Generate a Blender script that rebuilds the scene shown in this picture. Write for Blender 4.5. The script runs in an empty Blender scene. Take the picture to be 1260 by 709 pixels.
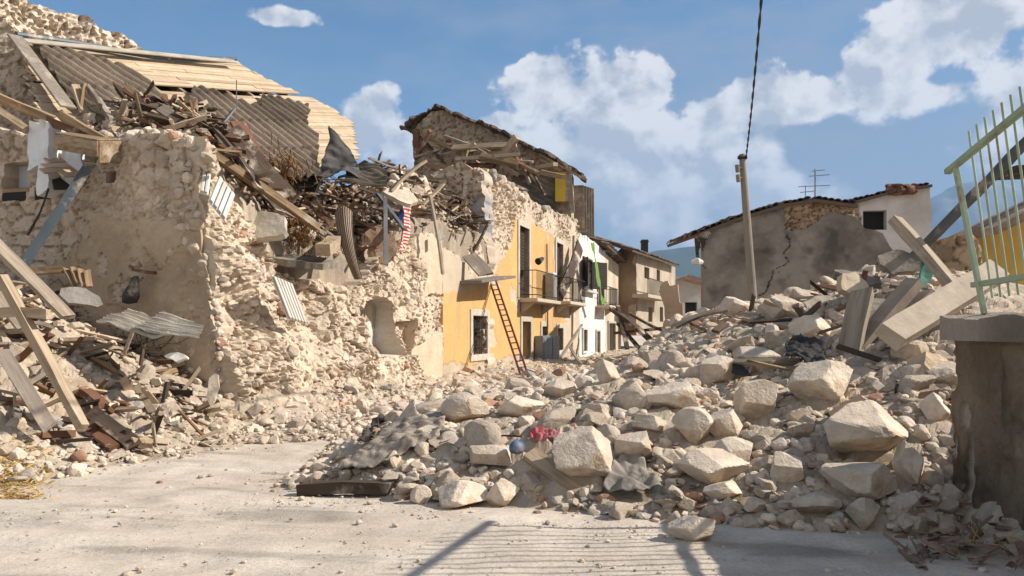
import bpy, math, random
import numpy as np
from mathutils import Vector, Matrix
R = math.radians
random.seed(7); rng = np.random.default_rng(7)
SC = bpy.context.scene
COL = SC.collection

# ------------------------------------------------------------------ camera
F = 1000.0; HZ = 405.0; EYE = 1.6          # focal length (photo pixels), horizon row, eye height
cd = bpy.data.cameras.new("camera"); cam = bpy.data.objects.new("camera", cd); COL.objects.link(cam)
cam.location = (0, 0, EYE); cam.rotation_euler = (R(90), 0, 0)
cd.lens = 36 * F / 1260; cd.sensor_width = 36; cd.shift_y = (HZ - 354.5) / 1260
cd.clip_start = 0.05; cd.clip_end = 30000
SC.camera = cam
# ------------------------------------------------------------------ light
SUN_EL, SUN_AZ = 37.0, 3.0                  # azimuth measured from +X towards +Y
sd = bpy.data.lights.new("sun", 'SUN'); sun = bpy.data.objects.new("sun", sd); COL.objects.link(sun)
sd.energy = 5.0; sd.angle = R(0.5); sd.color = (1, .93, .83)
sdir = Vector((math.cos(R(SUN_EL)) * math.cos(R(SUN_AZ)), math.cos(R(SUN_EL)) * math.sin(R(SUN_AZ)), math.sin(R(SUN_EL))))
sun.rotation_euler = sdir.to_track_quat('Z', 'Y').to_euler()
SC.view_settings.view_transform = 'Standard'; SC.view_settings.look = 'None'
SC.view_settings.exposure = 0.75; SC.view_settings.gamma = 1
SC.view_settings.use_curve_mapping = False

# ------------------------------------------------------------------ node helpers
class NT:
    def __init__(s, tree): s.t = tree
    def n(s, typ, **kw):
        nd = s.t.nodes.new(typ)
        for k, v in kw.items():
            setattr(nd, k, v)
        return nd
    def set(s, sock, v):
        if hasattr(v, 'is_linked') or isinstance(v, bpy.types.NodeSocket): s.t.links.new(v, sock)
        else: sock.default_value = v
    def math(s, op, a, b=None, c=None, clamp=False):
        nd = s.n('ShaderNodeMath', operation=op); nd.use_clamp = clamp
        s.set(nd.inputs[0], a)
        if b is not None: s.set(nd.inputs[1], b)
        if c is not None: s.set(nd.inputs[2], c)
        return nd.outputs[0]
    def vm(s, op, a, b=None):
        nd = s.n('ShaderNodeVectorMath', operation=op); s.set(nd.inputs[0], a)
        if b is not None: s.set(nd.inputs[1], b)
        return nd.outputs['Value'] if op in ('LENGTH', 'DOT_PRODUCT') else nd.outputs[0]
    def noise(s, vec, scale, detail=5, rough=.55, out='Fac', dist=0):
        nd = s.n('ShaderNodeTexNoise'); s.set(nd.inputs['Vector'], vec); nd.inputs['Scale'].default_value = scale
        nd.inputs['Detail'].default_value = detail; nd.inputs['Roughness'].default_value = rough
        nd.inputs['Distortion'].default_value = dist
        return nd.outputs[out]
    def mix(s, f, a, b, blend='MIX'):
        nd = s.n('ShaderNodeMix', data_type='RGBA', blend_type=blend)
        s.set(nd.inputs[0], f); s.set(nd.inputs[6], a); s.set(nd.inputs[7], b)
        return nd.outputs[2]
    def ss(s, v, a, b):
        nd = s.n('ShaderNodeMapRange', interpolation_type='SMOOTHSTEP'); s.set(nd.inputs[0], v)
        nd.inputs[1].default_value = a; nd.inputs[2].default_value = b
        return nd.outputs[0]

# ------------------------------------------------------------------ world: Nishita sky with cumulus
def rgb(r, g, b): return (r, g, b, 1)
world = bpy.data.worlds.new("World"); SC.world = world; world.use_nodes = True
wt = NT(world.node_tree); world.node_tree.nodes.clear()
sky = wt.n('ShaderNodeTexSky', sky_type='NISHITA'); sky.sun_disc = False
sky.sun_elevation = R(SUN_EL); sky.sun_rotation = R(90 - SUN_AZ); sky.air_density = 1.0; sky.dust_density = .5; sky.ozone_density = 2.5
tc = wt.n('ShaderNodeTexCoord').outputs['Generated']
sp = wt.n('ShaderNodeSeparateXYZ'); wt.set(sp.inputs[0], tc)
az = wt.math('ARCTAN2', sp.outputs[0], sp.outputs[1]); el = wt.math('ARCSINE', sp.outputs[2])
cb = wt.n('ShaderNodeCombineXYZ'); wt.set(cb.inputs[0], az); wt.set(cb.inputs[1], el)
P = cb.outputs[0]
def ae(px, py):
    u = (px - 630) / F; v = (HZ - py) / F; a = math.atan(u)
    return a, math.atan(v * math.cos(a))
# cumulus banks: centre (pixel in the photo's view, turned into azimuth/elevation), radii
BL = [(680,115,62,52),(655,88,26,22),(745,130,60,60),(808,108,36,40),(800,190,100,75),(700,210,95,80),(870,150,62,50),(935,125,62,36),
      (1000,120,60,30),(880,200,90,60),(1165,40,95,62),(1090,90,70,42),(1215,20,60,30),(1130,118,70,24),(770,225,200,120),(930,250,120,60),
      (452,160,46,46),(495,180,34,22),(560,190,90,30),(350,22,48,13),(612,150,30,14),(1330,120,110,80),(-150,160,140,60),(430,-260,160,50),(1500,60,160,80)]
BK = [(2.4,.5,.7,.4),(-2.5,.6,.8,.4),(3.0,.9,.6,.4),(-1.7,.45,.5,.3),(1.75,.25,.35,.2),(2.9,.25,.6,.3),(-3.0,.3,.6,.3)]   # unseen cloud banks added behind the viewer for whiter fill (azimuth, elevation, radii)
acc = None
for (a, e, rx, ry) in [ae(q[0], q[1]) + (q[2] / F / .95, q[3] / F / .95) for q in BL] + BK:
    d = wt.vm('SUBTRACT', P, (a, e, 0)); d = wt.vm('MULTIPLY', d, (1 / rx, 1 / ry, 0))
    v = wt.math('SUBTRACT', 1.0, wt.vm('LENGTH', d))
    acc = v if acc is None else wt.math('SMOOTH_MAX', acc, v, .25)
base = wt.math('MAXIMUM', acc, -1.5)
stretch = wt.vm('MULTIPLY', P, (1, 1.15, 1))
n1 = wt.noise(stretch, 11, 10, .58, dist=.1)
off = wt.vm('ADD', stretch, (.014, .020, 0))
n2 = wt.noise(off, 11, 6, .55, dist=.1)
dens = wt.math('ADD', base, wt.math('MULTIPLY', wt.math('SUBTRACT', n1, .5), 2.6))
wisp = wt.noise(wt.vm('MULTIPLY', P, (2.0, 5.0, 1)), 2.6, 7, .6)
edn = wt.n('ShaderNodeMapRange', interpolation_type='SMOOTHSTEP'); wt.set(edn.inputs[0], dens); edn.inputs[1].default_value = .02; wt.set(edn.inputs[2], wt.math('SUBTRACT', .85, wt.math('MULTIPLY', wt.ss(el, .08, .30), .60))); edge = edn.outputs[0]
rel = wt.math('MULTIPLY', wt.math('SUBTRACT', n1, n2), 7.0)
topness = wt.ss(dens, 1.1, .1)
lit = wt.math('ADD', wt.math('ADD', wt.math('MULTIPLY', topness, .50), rel), .22, clamp=True)
hz = wt.ss(el, .02, .26)
lit = wt.math('MULTIPLY', lit, wt.math('ADD', wt.math('MULTIPLY', hz, .75), .25))
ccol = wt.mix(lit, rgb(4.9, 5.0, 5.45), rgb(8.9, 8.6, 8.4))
skyc = wt.mix(1.0, sky.outputs[0], rgb(.66, .91, 1.03), 'MULTIPLY')
haze = wt.mix(wt.math('MULTIPLY', wt.ss(wisp, .34, .72), wt.math('MULTIPLY', wt.ss(az, -.7, .35), .75)), skyc, rgb(3.0, 3.55, 4.5))
# a broad grey veil low on the right hand side
gv = wt.math('MULTIPLY', wt.ss(az, -.12, .3), wt.ss(el, .42, .08))
haze = wt.mix(wt.math('MULTIPLY', gv, .85), haze, rgb(2.95, 3.0, 3.4))
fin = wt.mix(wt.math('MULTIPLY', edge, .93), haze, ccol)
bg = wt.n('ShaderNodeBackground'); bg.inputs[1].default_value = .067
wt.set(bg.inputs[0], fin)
wo = wt.n('ShaderNodeOutputWorld'); wt.t.links.new(bg.outputs[0], wo.inputs[0])

# ------------------------------------------------------------------ numeric noise
def _h(ix, iy, iz, seed):
    x = (ix.astype(np.int64) * 374761393 + iy.astype(np.int64) * 668265263 + iz.astype(np.int64) * 2147483647 + seed * 1274126177) & 0xFFFFFFFF
    x = ((x ^ (x >> 13)) * 1274126177) & 0xFFFFFFFF
    x = ((x ^ (x >> 16)) * 2246822519) & 0xFFFFFFFF
    return ((x ^ (x >> 15)) & 0xFFFFFF) / 16777216.0
def vn(x, y, z=None, seed=0):
    x = np.asarray(x, float); y = np.asarray(y, float); z = np.zeros_like(x) if z is None else np.asarray(z, float)
    ix, iy, iz = np.floor(x), np.floor(y), np.floor(z)
    fx, fy, fz = x - ix, y - iy, z - iz
    fx, fy, fz = [t * t * (3 - 2 * t) for t in (fx, fy, fz)]
    r = 0
    for a in (0, 1):
        for b in (0, 1):
            for c in (0, 1):
                r = r + _h(ix + a, iy + b, iz + c, seed) * (fx if a else 1 - fx) * (fy if b else 1 - fy) * (fz if c else 1 - fz)
    return r
def fbm(x, y, z=None, seed=0, o=4, g=.5):
    r = 0; a = 1; t = 0; x = np.asarray(x, float); y = np.asarray(y, float)
    for i in range(o):
        r = r + a * (vn(x, y, z, seed + i * 17) - .5); t += a; a *= g; x = x * 2.03; y = y * 2.03
        if z is not None: z = np.asarray(z) * 2.03
    return r / t * 2
def worley(u, v, seed=0, tilt=False):
    iu, iv = np.floor(u), np.floor(v)
    f1 = np.full(u.shape, 9.0); f2 = np.full(u.shape, 9.0); cid = np.zeros(u.shape); ox = np.zeros(u.shape); oy = np.zeros(u.shape)
    for a in (-1, 0, 1):
        for b in (-1, 0, 1):
            cu, cv = iu + a, iv + b; z = np.zeros_like(cu)
            px = cu + .1 + .8 * _h(cu, cv, z, seed); py = cv + .1 + .8 * _h(cu, cv, z, seed + 5)
            d = np.hypot(u - px, v - py); rid = _h(cu, cv, z, seed + 9)
            near = d < f1
            f2 = np.where(near, f1, np.minimum(f2, d)); cid = np.where(near, rid, cid); f1 = np.where(near, d, f1); ox = np.where(near, u - px, ox); oy = np.where(near, v - py, oy)
    if tilt: return f1, f2, cid, ox * (_h(np.floor(cid * 9973), cid * 0, cid * 0, 3) - .5) * 2 + oy * (_h(np.floor(cid * 7919), cid * 0, cid * 0, 4) - .5) * 2
    return f1, f2, cid
def sst(x, a, b):
    t = np.clip((x - a) / (b - a), 0, 1); return t * t * (3 - 2 * t)
def lerp(a, b, t):
    t = np.asarray(t)[..., None]; return np.asarray(a) * (1 - t) + np.asarray(b) * t

# ------------------------------------------------------------------ materials
def mat_v(name, bs=12, bstr=.35, rough=.95, var=.22, objvar=0.0, bdist=.03, spk=0.0, dirt=0.0):
    m = bpy.data.materials.new(name); m.use_nodes = True; t = NT(m.node_tree)
    b = m.node_tree.nodes['Principled BSDF']; b.inputs['Roughness'].default_value = rough
    b.inputs['Specular IOR Level'].default_value = .15
    at = t.n('ShaderNodeAttribute', attribute_name='Col').outputs['Color']
    pos = t.n('ShaderNodeNewGeometry').outputs['Position'] if objvar == 0 else t.n('ShaderNodeTexCoord').outputs['Object']
    n1 = t.noise(pos, 2.3, 6, .6); n2 = t.noise(pos, bs, 8, .68); n3 = t.noise(pos, bs * 7, 3, .6)
    f = t.math('ADD', t.math('MULTIPLY', n1, 1.1), t.math('MULTIPLY', n2, 1.0))
    f = t.math('ADD', t.math('MULTIPLY', t.math('SUBTRACT', f, 1.05), var * 2.4), 1.0)
    if objvar:
        oi = t.n('ShaderNodeObjectInfo').outputs['Random']
        f = t.math('MULTIPLY', f, t.math('ADD', t.math('MULTIPLY', oi, objvar), 1 - objvar * .6))
    if spk: f = t.math('MULTIPLY', f, t.math('SUBTRACT', 1.0, t.math('MULTIPLY', t.ss(t.noise(pos, 42, 4, .7), .58, .70), spk)))
    cmb = t.n('ShaderNodeCombineColor'); [t.set(cmb.inputs[i], f) for i in range(3)]
    c = t.mix(1.0, at, cmb.outputs[0], 'MULTIPLY')
    if dirt: c = t.mix(t.math('MULTIPLY', t.ss(t.noise(pos, 1.9, 7, .7, dist=.4), .50, .66), dirt), c, t.mix(1.0, c, rgb(.72, .60, .48), 'MULTIPLY'))
    t.set(b.inputs['Base Color'], c)
    bp = t.n('ShaderNodeBump'); bp.inputs['Strength'].default_value = bstr; bp.inputs['Distance'].default_value = bdist
    t.set(bp.inputs['Height'], t.math('ADD', n2, t.math('MULTIPLY', n3, .35))); t.set(b.inputs['Normal'], bp.outputs[0])
    return m
def mat(name, c1, c2=None, scale=(3, 3, 3), rough=.8, metal=0, bump=.2, spec=.3, detail=6, contrast=2.0, objvar=.25, dust=0, dustc=(.42, .35, .27)):
    c2 = c2 or tuple(v * .6 for v in c1)
    m = bpy.data.materials.new(name); m.use_nodes = True; t = NT(m.node_tree)
    b = m.node_tree.nodes['Principled BSDF']; b.inputs['Roughness'].default_value = rough; b.inputs['Metallic'].default_value = metal
    b.inputs['Specular IOR Level'].default_value = spec
    oc = t.n('ShaderNodeTexCoord').outputs['Object']
    v = t.vm('MULTIPLY', oc, tuple(scale))
    n = t.noise(v, 1.0, detail, .65)
    f = t.math('ADD', t.math('MULTIPLY', t.math('SUBTRACT', n, .5), contrast), .5, clamp=True)
    c = t.mix(f, rgb(*c1), rgb(*c2))
    if dust:
        d = t.ss(t.noise(oc, 1.7, 7, .65), .62 - dust * .4, .72 - dust * .2)
        c = t.mix(d, c, rgb(*dustc))
    oi = t.n('ShaderNodeObjectInfo').outputs['Random']
    g = t.math('ADD', t.math('MULTIPLY', oi, objvar), 1 - objvar * .5)
    cmb = t.n('ShaderNodeCombineColor'); [t.set(cmb.inputs[i], g) for i in range(3)]
    c = t.mix(1.0, c, cmb.outputs[0], 'MULTIPLY')
    t.set(b.inputs['Base Color'], c)
    if bump:
        bp = t.n('ShaderNodeBump'); bp.inputs['Strength'].default_value = bump; bp.inputs['Distance'].default_value = .02
        t.set(bp.inputs['Height'], n); t.set(b.inputs['Normal'], bp.outputs[0])
    return m
M = {}
M['masonry'] = mat_v('masonry', 14, .6, var=.22, spk=.15)
M['stucco'] = mat_v('stucco', 9, .25, var=.13, bdist=.015)
M['stone'] = mat_v('stone', 7, .75, var=.26, objvar=.28, dirt=.8, spk=.18)
M['rubble'] = mat_v('rubble', 14, .6, var=.22, dirt=.5, spk=.15)
M['gravel'] = mat_v('gravel', 30, .6, var=.34, bdist=.02, spk=.45)
WS = (1.2, 22, 22)
M['wood'] = mat('wood', (.33, .23, .135), (.16, .10, .055), WS, .85, bump=.5, contrast=3, dust=.12)
M['wood_pale'] = mat('wood_pale', (.44, .34, .235), (.25, .18, .115), WS, .85, bump=.5, contrast=3, dust=.2)
M['wood_weather'] = mat('wood_weather', (.38, .31, .235), (.20, .155, .11), WS, .9, bump=.6, contrast=3, dust=.2)
M['wood_dark'] = mat('wood_dark', (.09, .06, .04), (.035, .024, .018), WS, .85, bump=.4, dust=.25)
M['wood_grey'] = mat('wood_grey', (.30, .25, .20), (.15, .12, .095), WS, .9, bump=.5, dust=.3)
M['wood_red'] = mat('wood_red', (.19, .09, .05), (.10, .045, .025), WS, .8, bump=.35, dust=.2)
M['concrete'] = mat('concrete', (.52, .44, .34), (.38, .31, .235), (5, 5, 5), .95, bump=.6, contrast=2.6)
M['concrete_dark'] = mat('concrete_dark', (.25, .20, .155), (.12, .095, .07), (2.5, 2.5, 2.5), .95, bump=.4)
M['white'] = mat('white_paint', (.60, .58, .54), (.46, .43, .38), (4, 4, 4), .7, bump=.1, dust=.2)
M['bluewhite'] = mat('bluewhite_paint', (.60, .64, .70), (.50, .54, .60), (2, 2, 2), .7, bump=.1, dust=.2)
M['steelblue'] = mat('blue_grey_paint', (.075, .095, .11), (.05, .065, .075), (2, 10, 10), .5, bump=.1, dust=.2)
M['iron'] = mat('iron', (.05, .045, .04), (.03, .025, .02), (6, 6, 6), .6, metal=.3, bump=.1)
M['shutter'] = mat('brown_shutter', (.050, .034, .028), (.03, .022, .018), (1, 1, 40), .7, bump=.3)
M['dark'] = mat('dark_interior', (.03, .025, .022), (.02, .017, .015), (3, 3, 3), .95, bump=0)
M['glass'] = mat('dusty_glass', (.06, .065, .07), (.03, .03, .035), (3, 3, 3), .15, bump=0, spec=.5)
M['tile'] = mat('roof_tile', (.27, .17, .12), (.13, .09, .07), (7, 7, 7), .9, bump=.3, objvar=.6, dust=.3)
M['fibre'] = mat('fibre_cement', (.20, .17, .145), (.115, .095, .08), (1.0, 6, 6), .95, bump=.4, dust=.12)
M['fibre_pale'] = mat('fibre_cement_pale', (.42, .37, .30), (.26, .22, .175), (3, 3, 3), .95, bump=.3)
M['green_iron'] = mat('green_iron', (.36, .44, .30), (.26, .33, .22), (8, 8, 8), .6, bump=.25, dust=.25, dustc=(.22, .12, .06))
M['trim'] = mat('cream_trim', (.52, .475, .40), (.38, .335, .27), (5, 5, 5), .8, bump=.3, dust=.2)
M['black_sheet'] = mat('black_sheet', (.035, .033, .032), (.02, .02, .02), (4, 4, 4), .6, bump=.2, dust=.3)
M['cloth'] = mat('grey_cloth', (.24, .20, .165), (.15, .125, .10), (5, 5, 5), .98, bump=.4)
M['net'] = mat('dusty_net', (.30, .25, .20), (.12, .10, .085), (30, 2, 2), .98, bump=.5, contrast=3)
M['red'] = mat('red_paint', (.16, .028, .02), (.08, .02, .018), (8, 8, 8), .55, bump=.1)
M['redcloth'] = mat('red_cloth', (.40, .04, .05), (.25, .03, .04), (5, 5, 5), .8, bump=.2)
M['blue'] = mat('blue_plastic', (.03, .14, .32), (.03, .08, .18), (12, 12, 12), .6, bump=.2, dust=.3)
M['zinc'] = mat('zinc', (.30, .30, .30), (.20, .20, .20), (3, 3, 3), .5, metal=.5, bump=.1)
M['green_net'] = mat('green_net', (.16, .30, .06), (.10, .20, .04), (3, 3, 3), .8, bump=.1)
M['yellow'] = mat('yellow_paint', (.72, .50, .07), (.60, .40, .05), (3, 3, 3), .8, bump=.1)
M['pole'] = mat('pole_concrete', (.25, .215, .175), (.17, .145, .115), (6, 6, 2), .9, bump=.3)
M['straw'] = mat('dry_grass', (.52, .35, .12), (.34, .21, .07), (3, 3, 3), .9, bump=0)
M['insul'] = mat('dry_thatch', (.22, .12, .04), (.14, .07, .025), (3, 3, 3), .9, bump=0)

# ------------------------------------------------------------------ tagging, building
def tag(o, label=None, cat=None, group=None, kind=None):
    if label: o['label'] = label; o['kind'] = 'thing'
    if cat: o['category'] = cat
    if group: o['group'] = group
    if kind: o['kind'] = kind
    return o
def empty(name, loc, label=None, cat=None, group=None):
    o = bpy.data.objects.new(name, None); COL.objects.link(o); o.location = loc; o.empty_display_size = .3
    tag(o, label, cat, group); return o
def par(o, p):
    if p is not None:
        o.parent = p; o.matrix_parent_inverse = Matrix.Translation(p_world(p)).inverted()
def p_world(o):
    v = Vector(o.location)
    return v if o.parent is None else v
class Acc:
    def __init__(s): s.v = []; s.q = []; s.t = []; s.c = []; s.n = 0
    def add(s, v, f, c):
        v = np.asarray(v, float); f = np.asarray(f, np.int64)
        if len(f) == 0: return
        c = np.asarray(c, float)
        if c.ndim == 1: c = np.tile(c, (len(v), 1))
        s.v.append(v); s.c.append(c)
        (s.q if f.shape[1] == 4 else s.t).append(f + s.n); s.n += len(v)
    def mesh(s, name, m=None, smooth=False):
        me = bpy.data.meshes.new(name); v = np.concatenate(s.v)
        q = np.concatenate(s.q) if s.q else np.zeros((0, 4), np.int64); t = np.concatenate(s.t) if s.t else np.zeros((0, 3), np.int64)
        me.vertices.add(len(v)); me.vertices.foreach_set('co', v.astype(np.float32).ravel())
        nl = q.size + t.size; me.loops.add(nl); me.loops.foreach_set('vertex_index', np.concatenate([q.ravel(), t.ravel()]).astype(np.int32))
        me.polygons.add(len(q) + len(t))
        st = np.concatenate([np.arange(len(q)) * 4, q.size + np.arange(len(t)) * 3]).astype(np.int32)
        me.polygons.foreach_set('loop_start', st)
        me.update(calc_edges=True)
        ca = me.color_attributes.new('Col', 'FLOAT_COLOR', 'POINT')
        c = np.ones((len(v), 4), np.float32); c[:, :3] = np.concatenate(s.c); ca.data.foreach_set('color', c.ravel())
        me.polygons.foreach_set('use_smooth', np.full(len(q) + len(t), smooth)); me.update()
        if m: me.materials.append(m)
        return me
    def build(s, name, m, parent=None, smooth=False):
        o = bpy.data.objects.new(name, s.mesh(name, m, smooth)); COL.objects.link(o); par(o, parent); return o
def link_mesh(name, me, parent=None):
    o = bpy.data.objects.new(name, me); COL.objects.link(o); par(o, parent); return o

class MB:
    """plain polygon mesh collector"""
    def __init__(s): s.v = []; s.f = []
    def add(s, v, f):
        n = len(s.v); s.v += [tuple(p) for p in v]; s.f += [tuple(i + n for i in q) for q in f]
    def frame(s, O, a, b, c, ax, ay, az):
        """box between ranges a,b,c along axes"""
        v = [Vector(O) + Vector(ax) * x + Vector(ay) * y + Vector(az) * z for x in a for y in b for z in c]
        s.add(v, [(0, 1, 3, 2), (4, 6, 7, 5), (0, 4, 5, 1), (2, 3, 7, 6), (0, 2, 6, 4), (1, 5, 7, 3)])
    def tube(s, pts, r, n=8, cap=True):
        pts = [Vector(p) for p in pts]; rs = r if isinstance(r, (list, tuple)) else [r] * len(pts); ring = []
        for i, p in enumerate(pts):
            d = (pts[min(i + 1, len(pts) - 1)] - pts[max(i - 1, 0)]).normalized()
            a = d.orthogonal().normalized() if i == 0 else (pa - d * pa.dot(d)).normalized()
            pa = a; b = d.cross(a)
            ring.append([p + (a * math.cos(k * 2 * math.pi / n) + b * math.sin(k * 2 * math.pi / n)) * rs[i] for k in range(n)])
        v = [q for g in ring for q in g]; f = []
        for i in range(len(pts) - 1):
            for k in range(n):
                f.append((i * n + k, i * n + (k + 1) % n, (i + 1) * n + (k + 1) % n, (i + 1) * n + k))
        if cap: f += [tuple(range(n))[::-1], tuple((len(pts) - 1) * n + k for k in range(n))]
        s.add(v, f)
    def bar(s, p0, p1, w, h=None, up=(0, 0, 1)):
        h = h or w; p0 = Vector(p0); p1 = Vector(p1); d = (p1 - p0); L = d.length; d.normalize()
        u = Vector(up); 
        if abs(d.dot(u)) > .95: u = Vector((1, 0, 0))
        sd_ = d.cross(u).normalized(); u = sd_.cross(d)
        s.frame(p0, (0, L), (-w / 2, w / 2), (-h / 2, h / 2), d, sd_, u)
    def build(s, name, m, parent=None, bevel=0, smooth=False):
        me = bpy.data.meshes.new(name); me.from_pydata(s.v, [], s.f); me.update()
        me.materials.append(m)
        if smooth: me.polygons.foreach_set('use_smooth', [True] * len(me.polygons))
        o = bpy.data.objects.new(name, me); COL.objects.link(o); par(o, parent)
        if bevel:
            b = o.modifiers.new('bevel', 'BEVEL'); b.width = bevel; b.segments = 1; b.limit_method = 'ANGLE'
        return o

def P3(px, py, Y):
    return np.array([(px - 630) / F * Y, Y, EYE + (HZ - py) / F * Y])
# street facade line on the left: X = .29 Y - 8.28
T = np.array([.2785, .9604, 0]); N = np.array([.9604, -.2785, 0]); O0 = np.array([-8.28, 0, 0]); UP = np.array([0, 0, 1.0])
def fY(px): return 8.28 / (.29 - (px - 630) / F)
def S(px): return fY(px) / .9604
def Zf(px, py): return EYE + (HZ - py) / F * fY(px)
def fac(px, py, off=0): return O0 + T * S(px) + N * off + UP * Zf(px, py)

# ------------------------------------------------------------------ relief panels (walls, sheets)
def inpoly(u, v, poly):
    r = np.zeros(u.shape, bool); n = len(poly); j = n - 1
    for i in range(n):
        xi, yi = poly[i]; xj, yj = poly[j]
        if yi != yj:
            c = ((yi > v) != (yj > v)) & (u < (xj - xi) * (v - yi) / (yj - yi) + xi); r ^= c
        j = i
    return r
def jagged(poly, step, amp, seed=1, fixed=()):
    out = []; n = len(poly); r = np.random.default_rng(seed)
    for i in range(n):
        a = np.array(poly[i], float); b = np.array(poly[(i + 1) % n], float); L = np.linalg.norm(b - a)
        out.append(a)
        if i in fixed or L < step: continue
        k = int(L / step); nn = np.array([-(b - a)[1], (b - a)[0]]) / L; w = 0
        for q in range(1, k):
            w = w * .5 + r.normal() * .6
            out.append(a + (b - a) * (q + r.uniform(-.3, .3)) / k + nn * w * amp)
    return [tuple(p) for p in out]
def axis(a, b, res, extra=()):
    k = sorted(set([a, b] + [e for e in extra if a < e < b])); o = []
    for i in range(len(k) - 1):
        n = max(1, int(round((k[i + 1] - k[i]) / res))); o += list(np.linspace(k[i], k[i + 1], n + 1)[:-1])
    return np.array(o + [b])
def relief(acc, O, e1, e2, n, poly, res, thick, disp, col, holes=(), snap=True, back=True, bdisp=None):
    pa = np.array(poly); us = axis(pa[:, 0].min(), pa[:, 0].max(), res, [h[i] for h in holes for i in (0, 1)])
    vs = axis(pa[:, 1].min(), pa[:, 1].max(), res, [h[i] for h in holes for i in (2, 3)])
    nu, nv = len(us), len(vs)
    U, V = np.meshgrid(us, vs, indexing='ij')
    cu, cv = np.meshgrid((us[1:] + us[:-1]) / 2, (vs[1:] + vs[:-1]) / 2, indexing='ij')
    m = inpoly(cu, cv, poly); hm = np.zeros_like(m)
    for h in holes: hm |= (cu > h[0]) & (cu < h[1]) & (cv > h[2]) & (cv < h[3])
    mm = m & ~hm
    if snap:
        pm = np.zeros((nu + 1, nv + 1), bool); pm[1:-1, 1:-1] = m
        anyin = pm[1:, 1:] | pm[:-1, 1:] | pm[1:, :-1] | pm[:-1, :-1]; allin = pm[1:, 1:] & pm[:-1, 1:] & pm[1:, :-1] & pm[:-1, :-1]
        B = np.argwhere(anyin & ~allin); q = np.stack([U[B[:, 0], B[:, 1]], V[B[:, 0], B[:, 1]]], 1)
        best = np.full(len(q), 1e9); bp = q.copy()
        for i in range(len(poly)):
            a = np.array(poly[i]); b = np.array(poly[(i + 1) % len(poly)]); ab = b - a; L2 = ab @ ab
            if L2 < 1e-12: continue
            t = np.clip(((q - a) @ ab) / L2, 0, 1); c = a + t[:, None] * ab; d = np.linalg.norm(q - c, axis=1)
            w = d < best; best[w] = d[w]; bp[w] = c[w]
        ok = best < res * 1.2
        U[B[ok, 0], B[ok, 1]] = bp[ok, 0]; V[B[ok, 0], B[ok, 1]] = bp[ok, 1]
    D = disp(U, V); C = col(U, V)
    if np.ndim(D) == 0: D = np.full(U.shape, float(D))
    C = np.broadcast_to(C, U.shape + (3,))
    O, e1, e2, n = [np.asarray(x, float) for x in (O, e1, e2, n)]
    base = O + U[..., None] * e1 + V[..., None] * e2
    vf = base + D[..., None] * n
    bd = 0 if bdisp is None else bdisp(U, V)
    vb = base - (thick + (bd if np.ndim(bd) else np.full(U.shape, bd)))[..., None] * n
    idx = np.arange(nu * nv).reshape(nu, nv); NB = nu * nv
    a = idx[:-1, :-1][mm]; b = idx[1:, :-1][mm]; c = idx[1:, 1:][mm]; d = idx[:-1, 1:][mm]
    flip = np.dot(np.cross(e1, e2), n) < 0
    qf = np.stack([a, b, c, d], 1); qb = np.stack([d, c, b, a], 1) + NB
    pm = np.zeros((nu + 1, nv + 1), bool); pm[1:-1, 1:-1] = mm
    side = []
    # edges along v (between cells i-1 and i at fixed u)
    L = pm[:-1, 1:-1]; Rr = pm[1:, 1:-1]
    I, J = np.nonzero(L & ~Rr); side.append(np.stack([idx[I, J], idx[I, J] + NB, idx[I, J + 1] + NB, idx[I, J + 1]], 1))
    I, J = np.nonzero(~L & Rr); side.append(np.stack([idx[I, J + 1], idx[I, J + 1] + NB, idx[I, J] + NB, idx[I, J]], 1))
    L = pm[1:-1, :-1]; Rr = pm[1:-1, 1:]
    I, J = np.nonzero(L & ~Rr); side.append(np.stack([idx[I + 1, J], idx[I + 1, J] + NB, idx[I, J] + NB, idx[I, J]], 1))
    I, J = np.nonzero(~L & Rr); side.append(np.stack([idx[I, J], idx[I, J] + NB, idx[I + 1, J] + NB, idx[I + 1, J]], 1))
    q = np.concatenate([qf] + ([qb] if back else []) + side)
    if flip: q = q[:, ::-1]
    v = np.concatenate([vf.reshape(-1, 3), vb.reshape(-1, 3)]); cc = np.concatenate([C.reshape(-1, 3)] * 2)
    used = np.zeros(len(v), bool); used[q.ravel()] = True; re = np.cumsum(used) - 1
    acc.add(v[used], re[q], cc[used])

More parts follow.
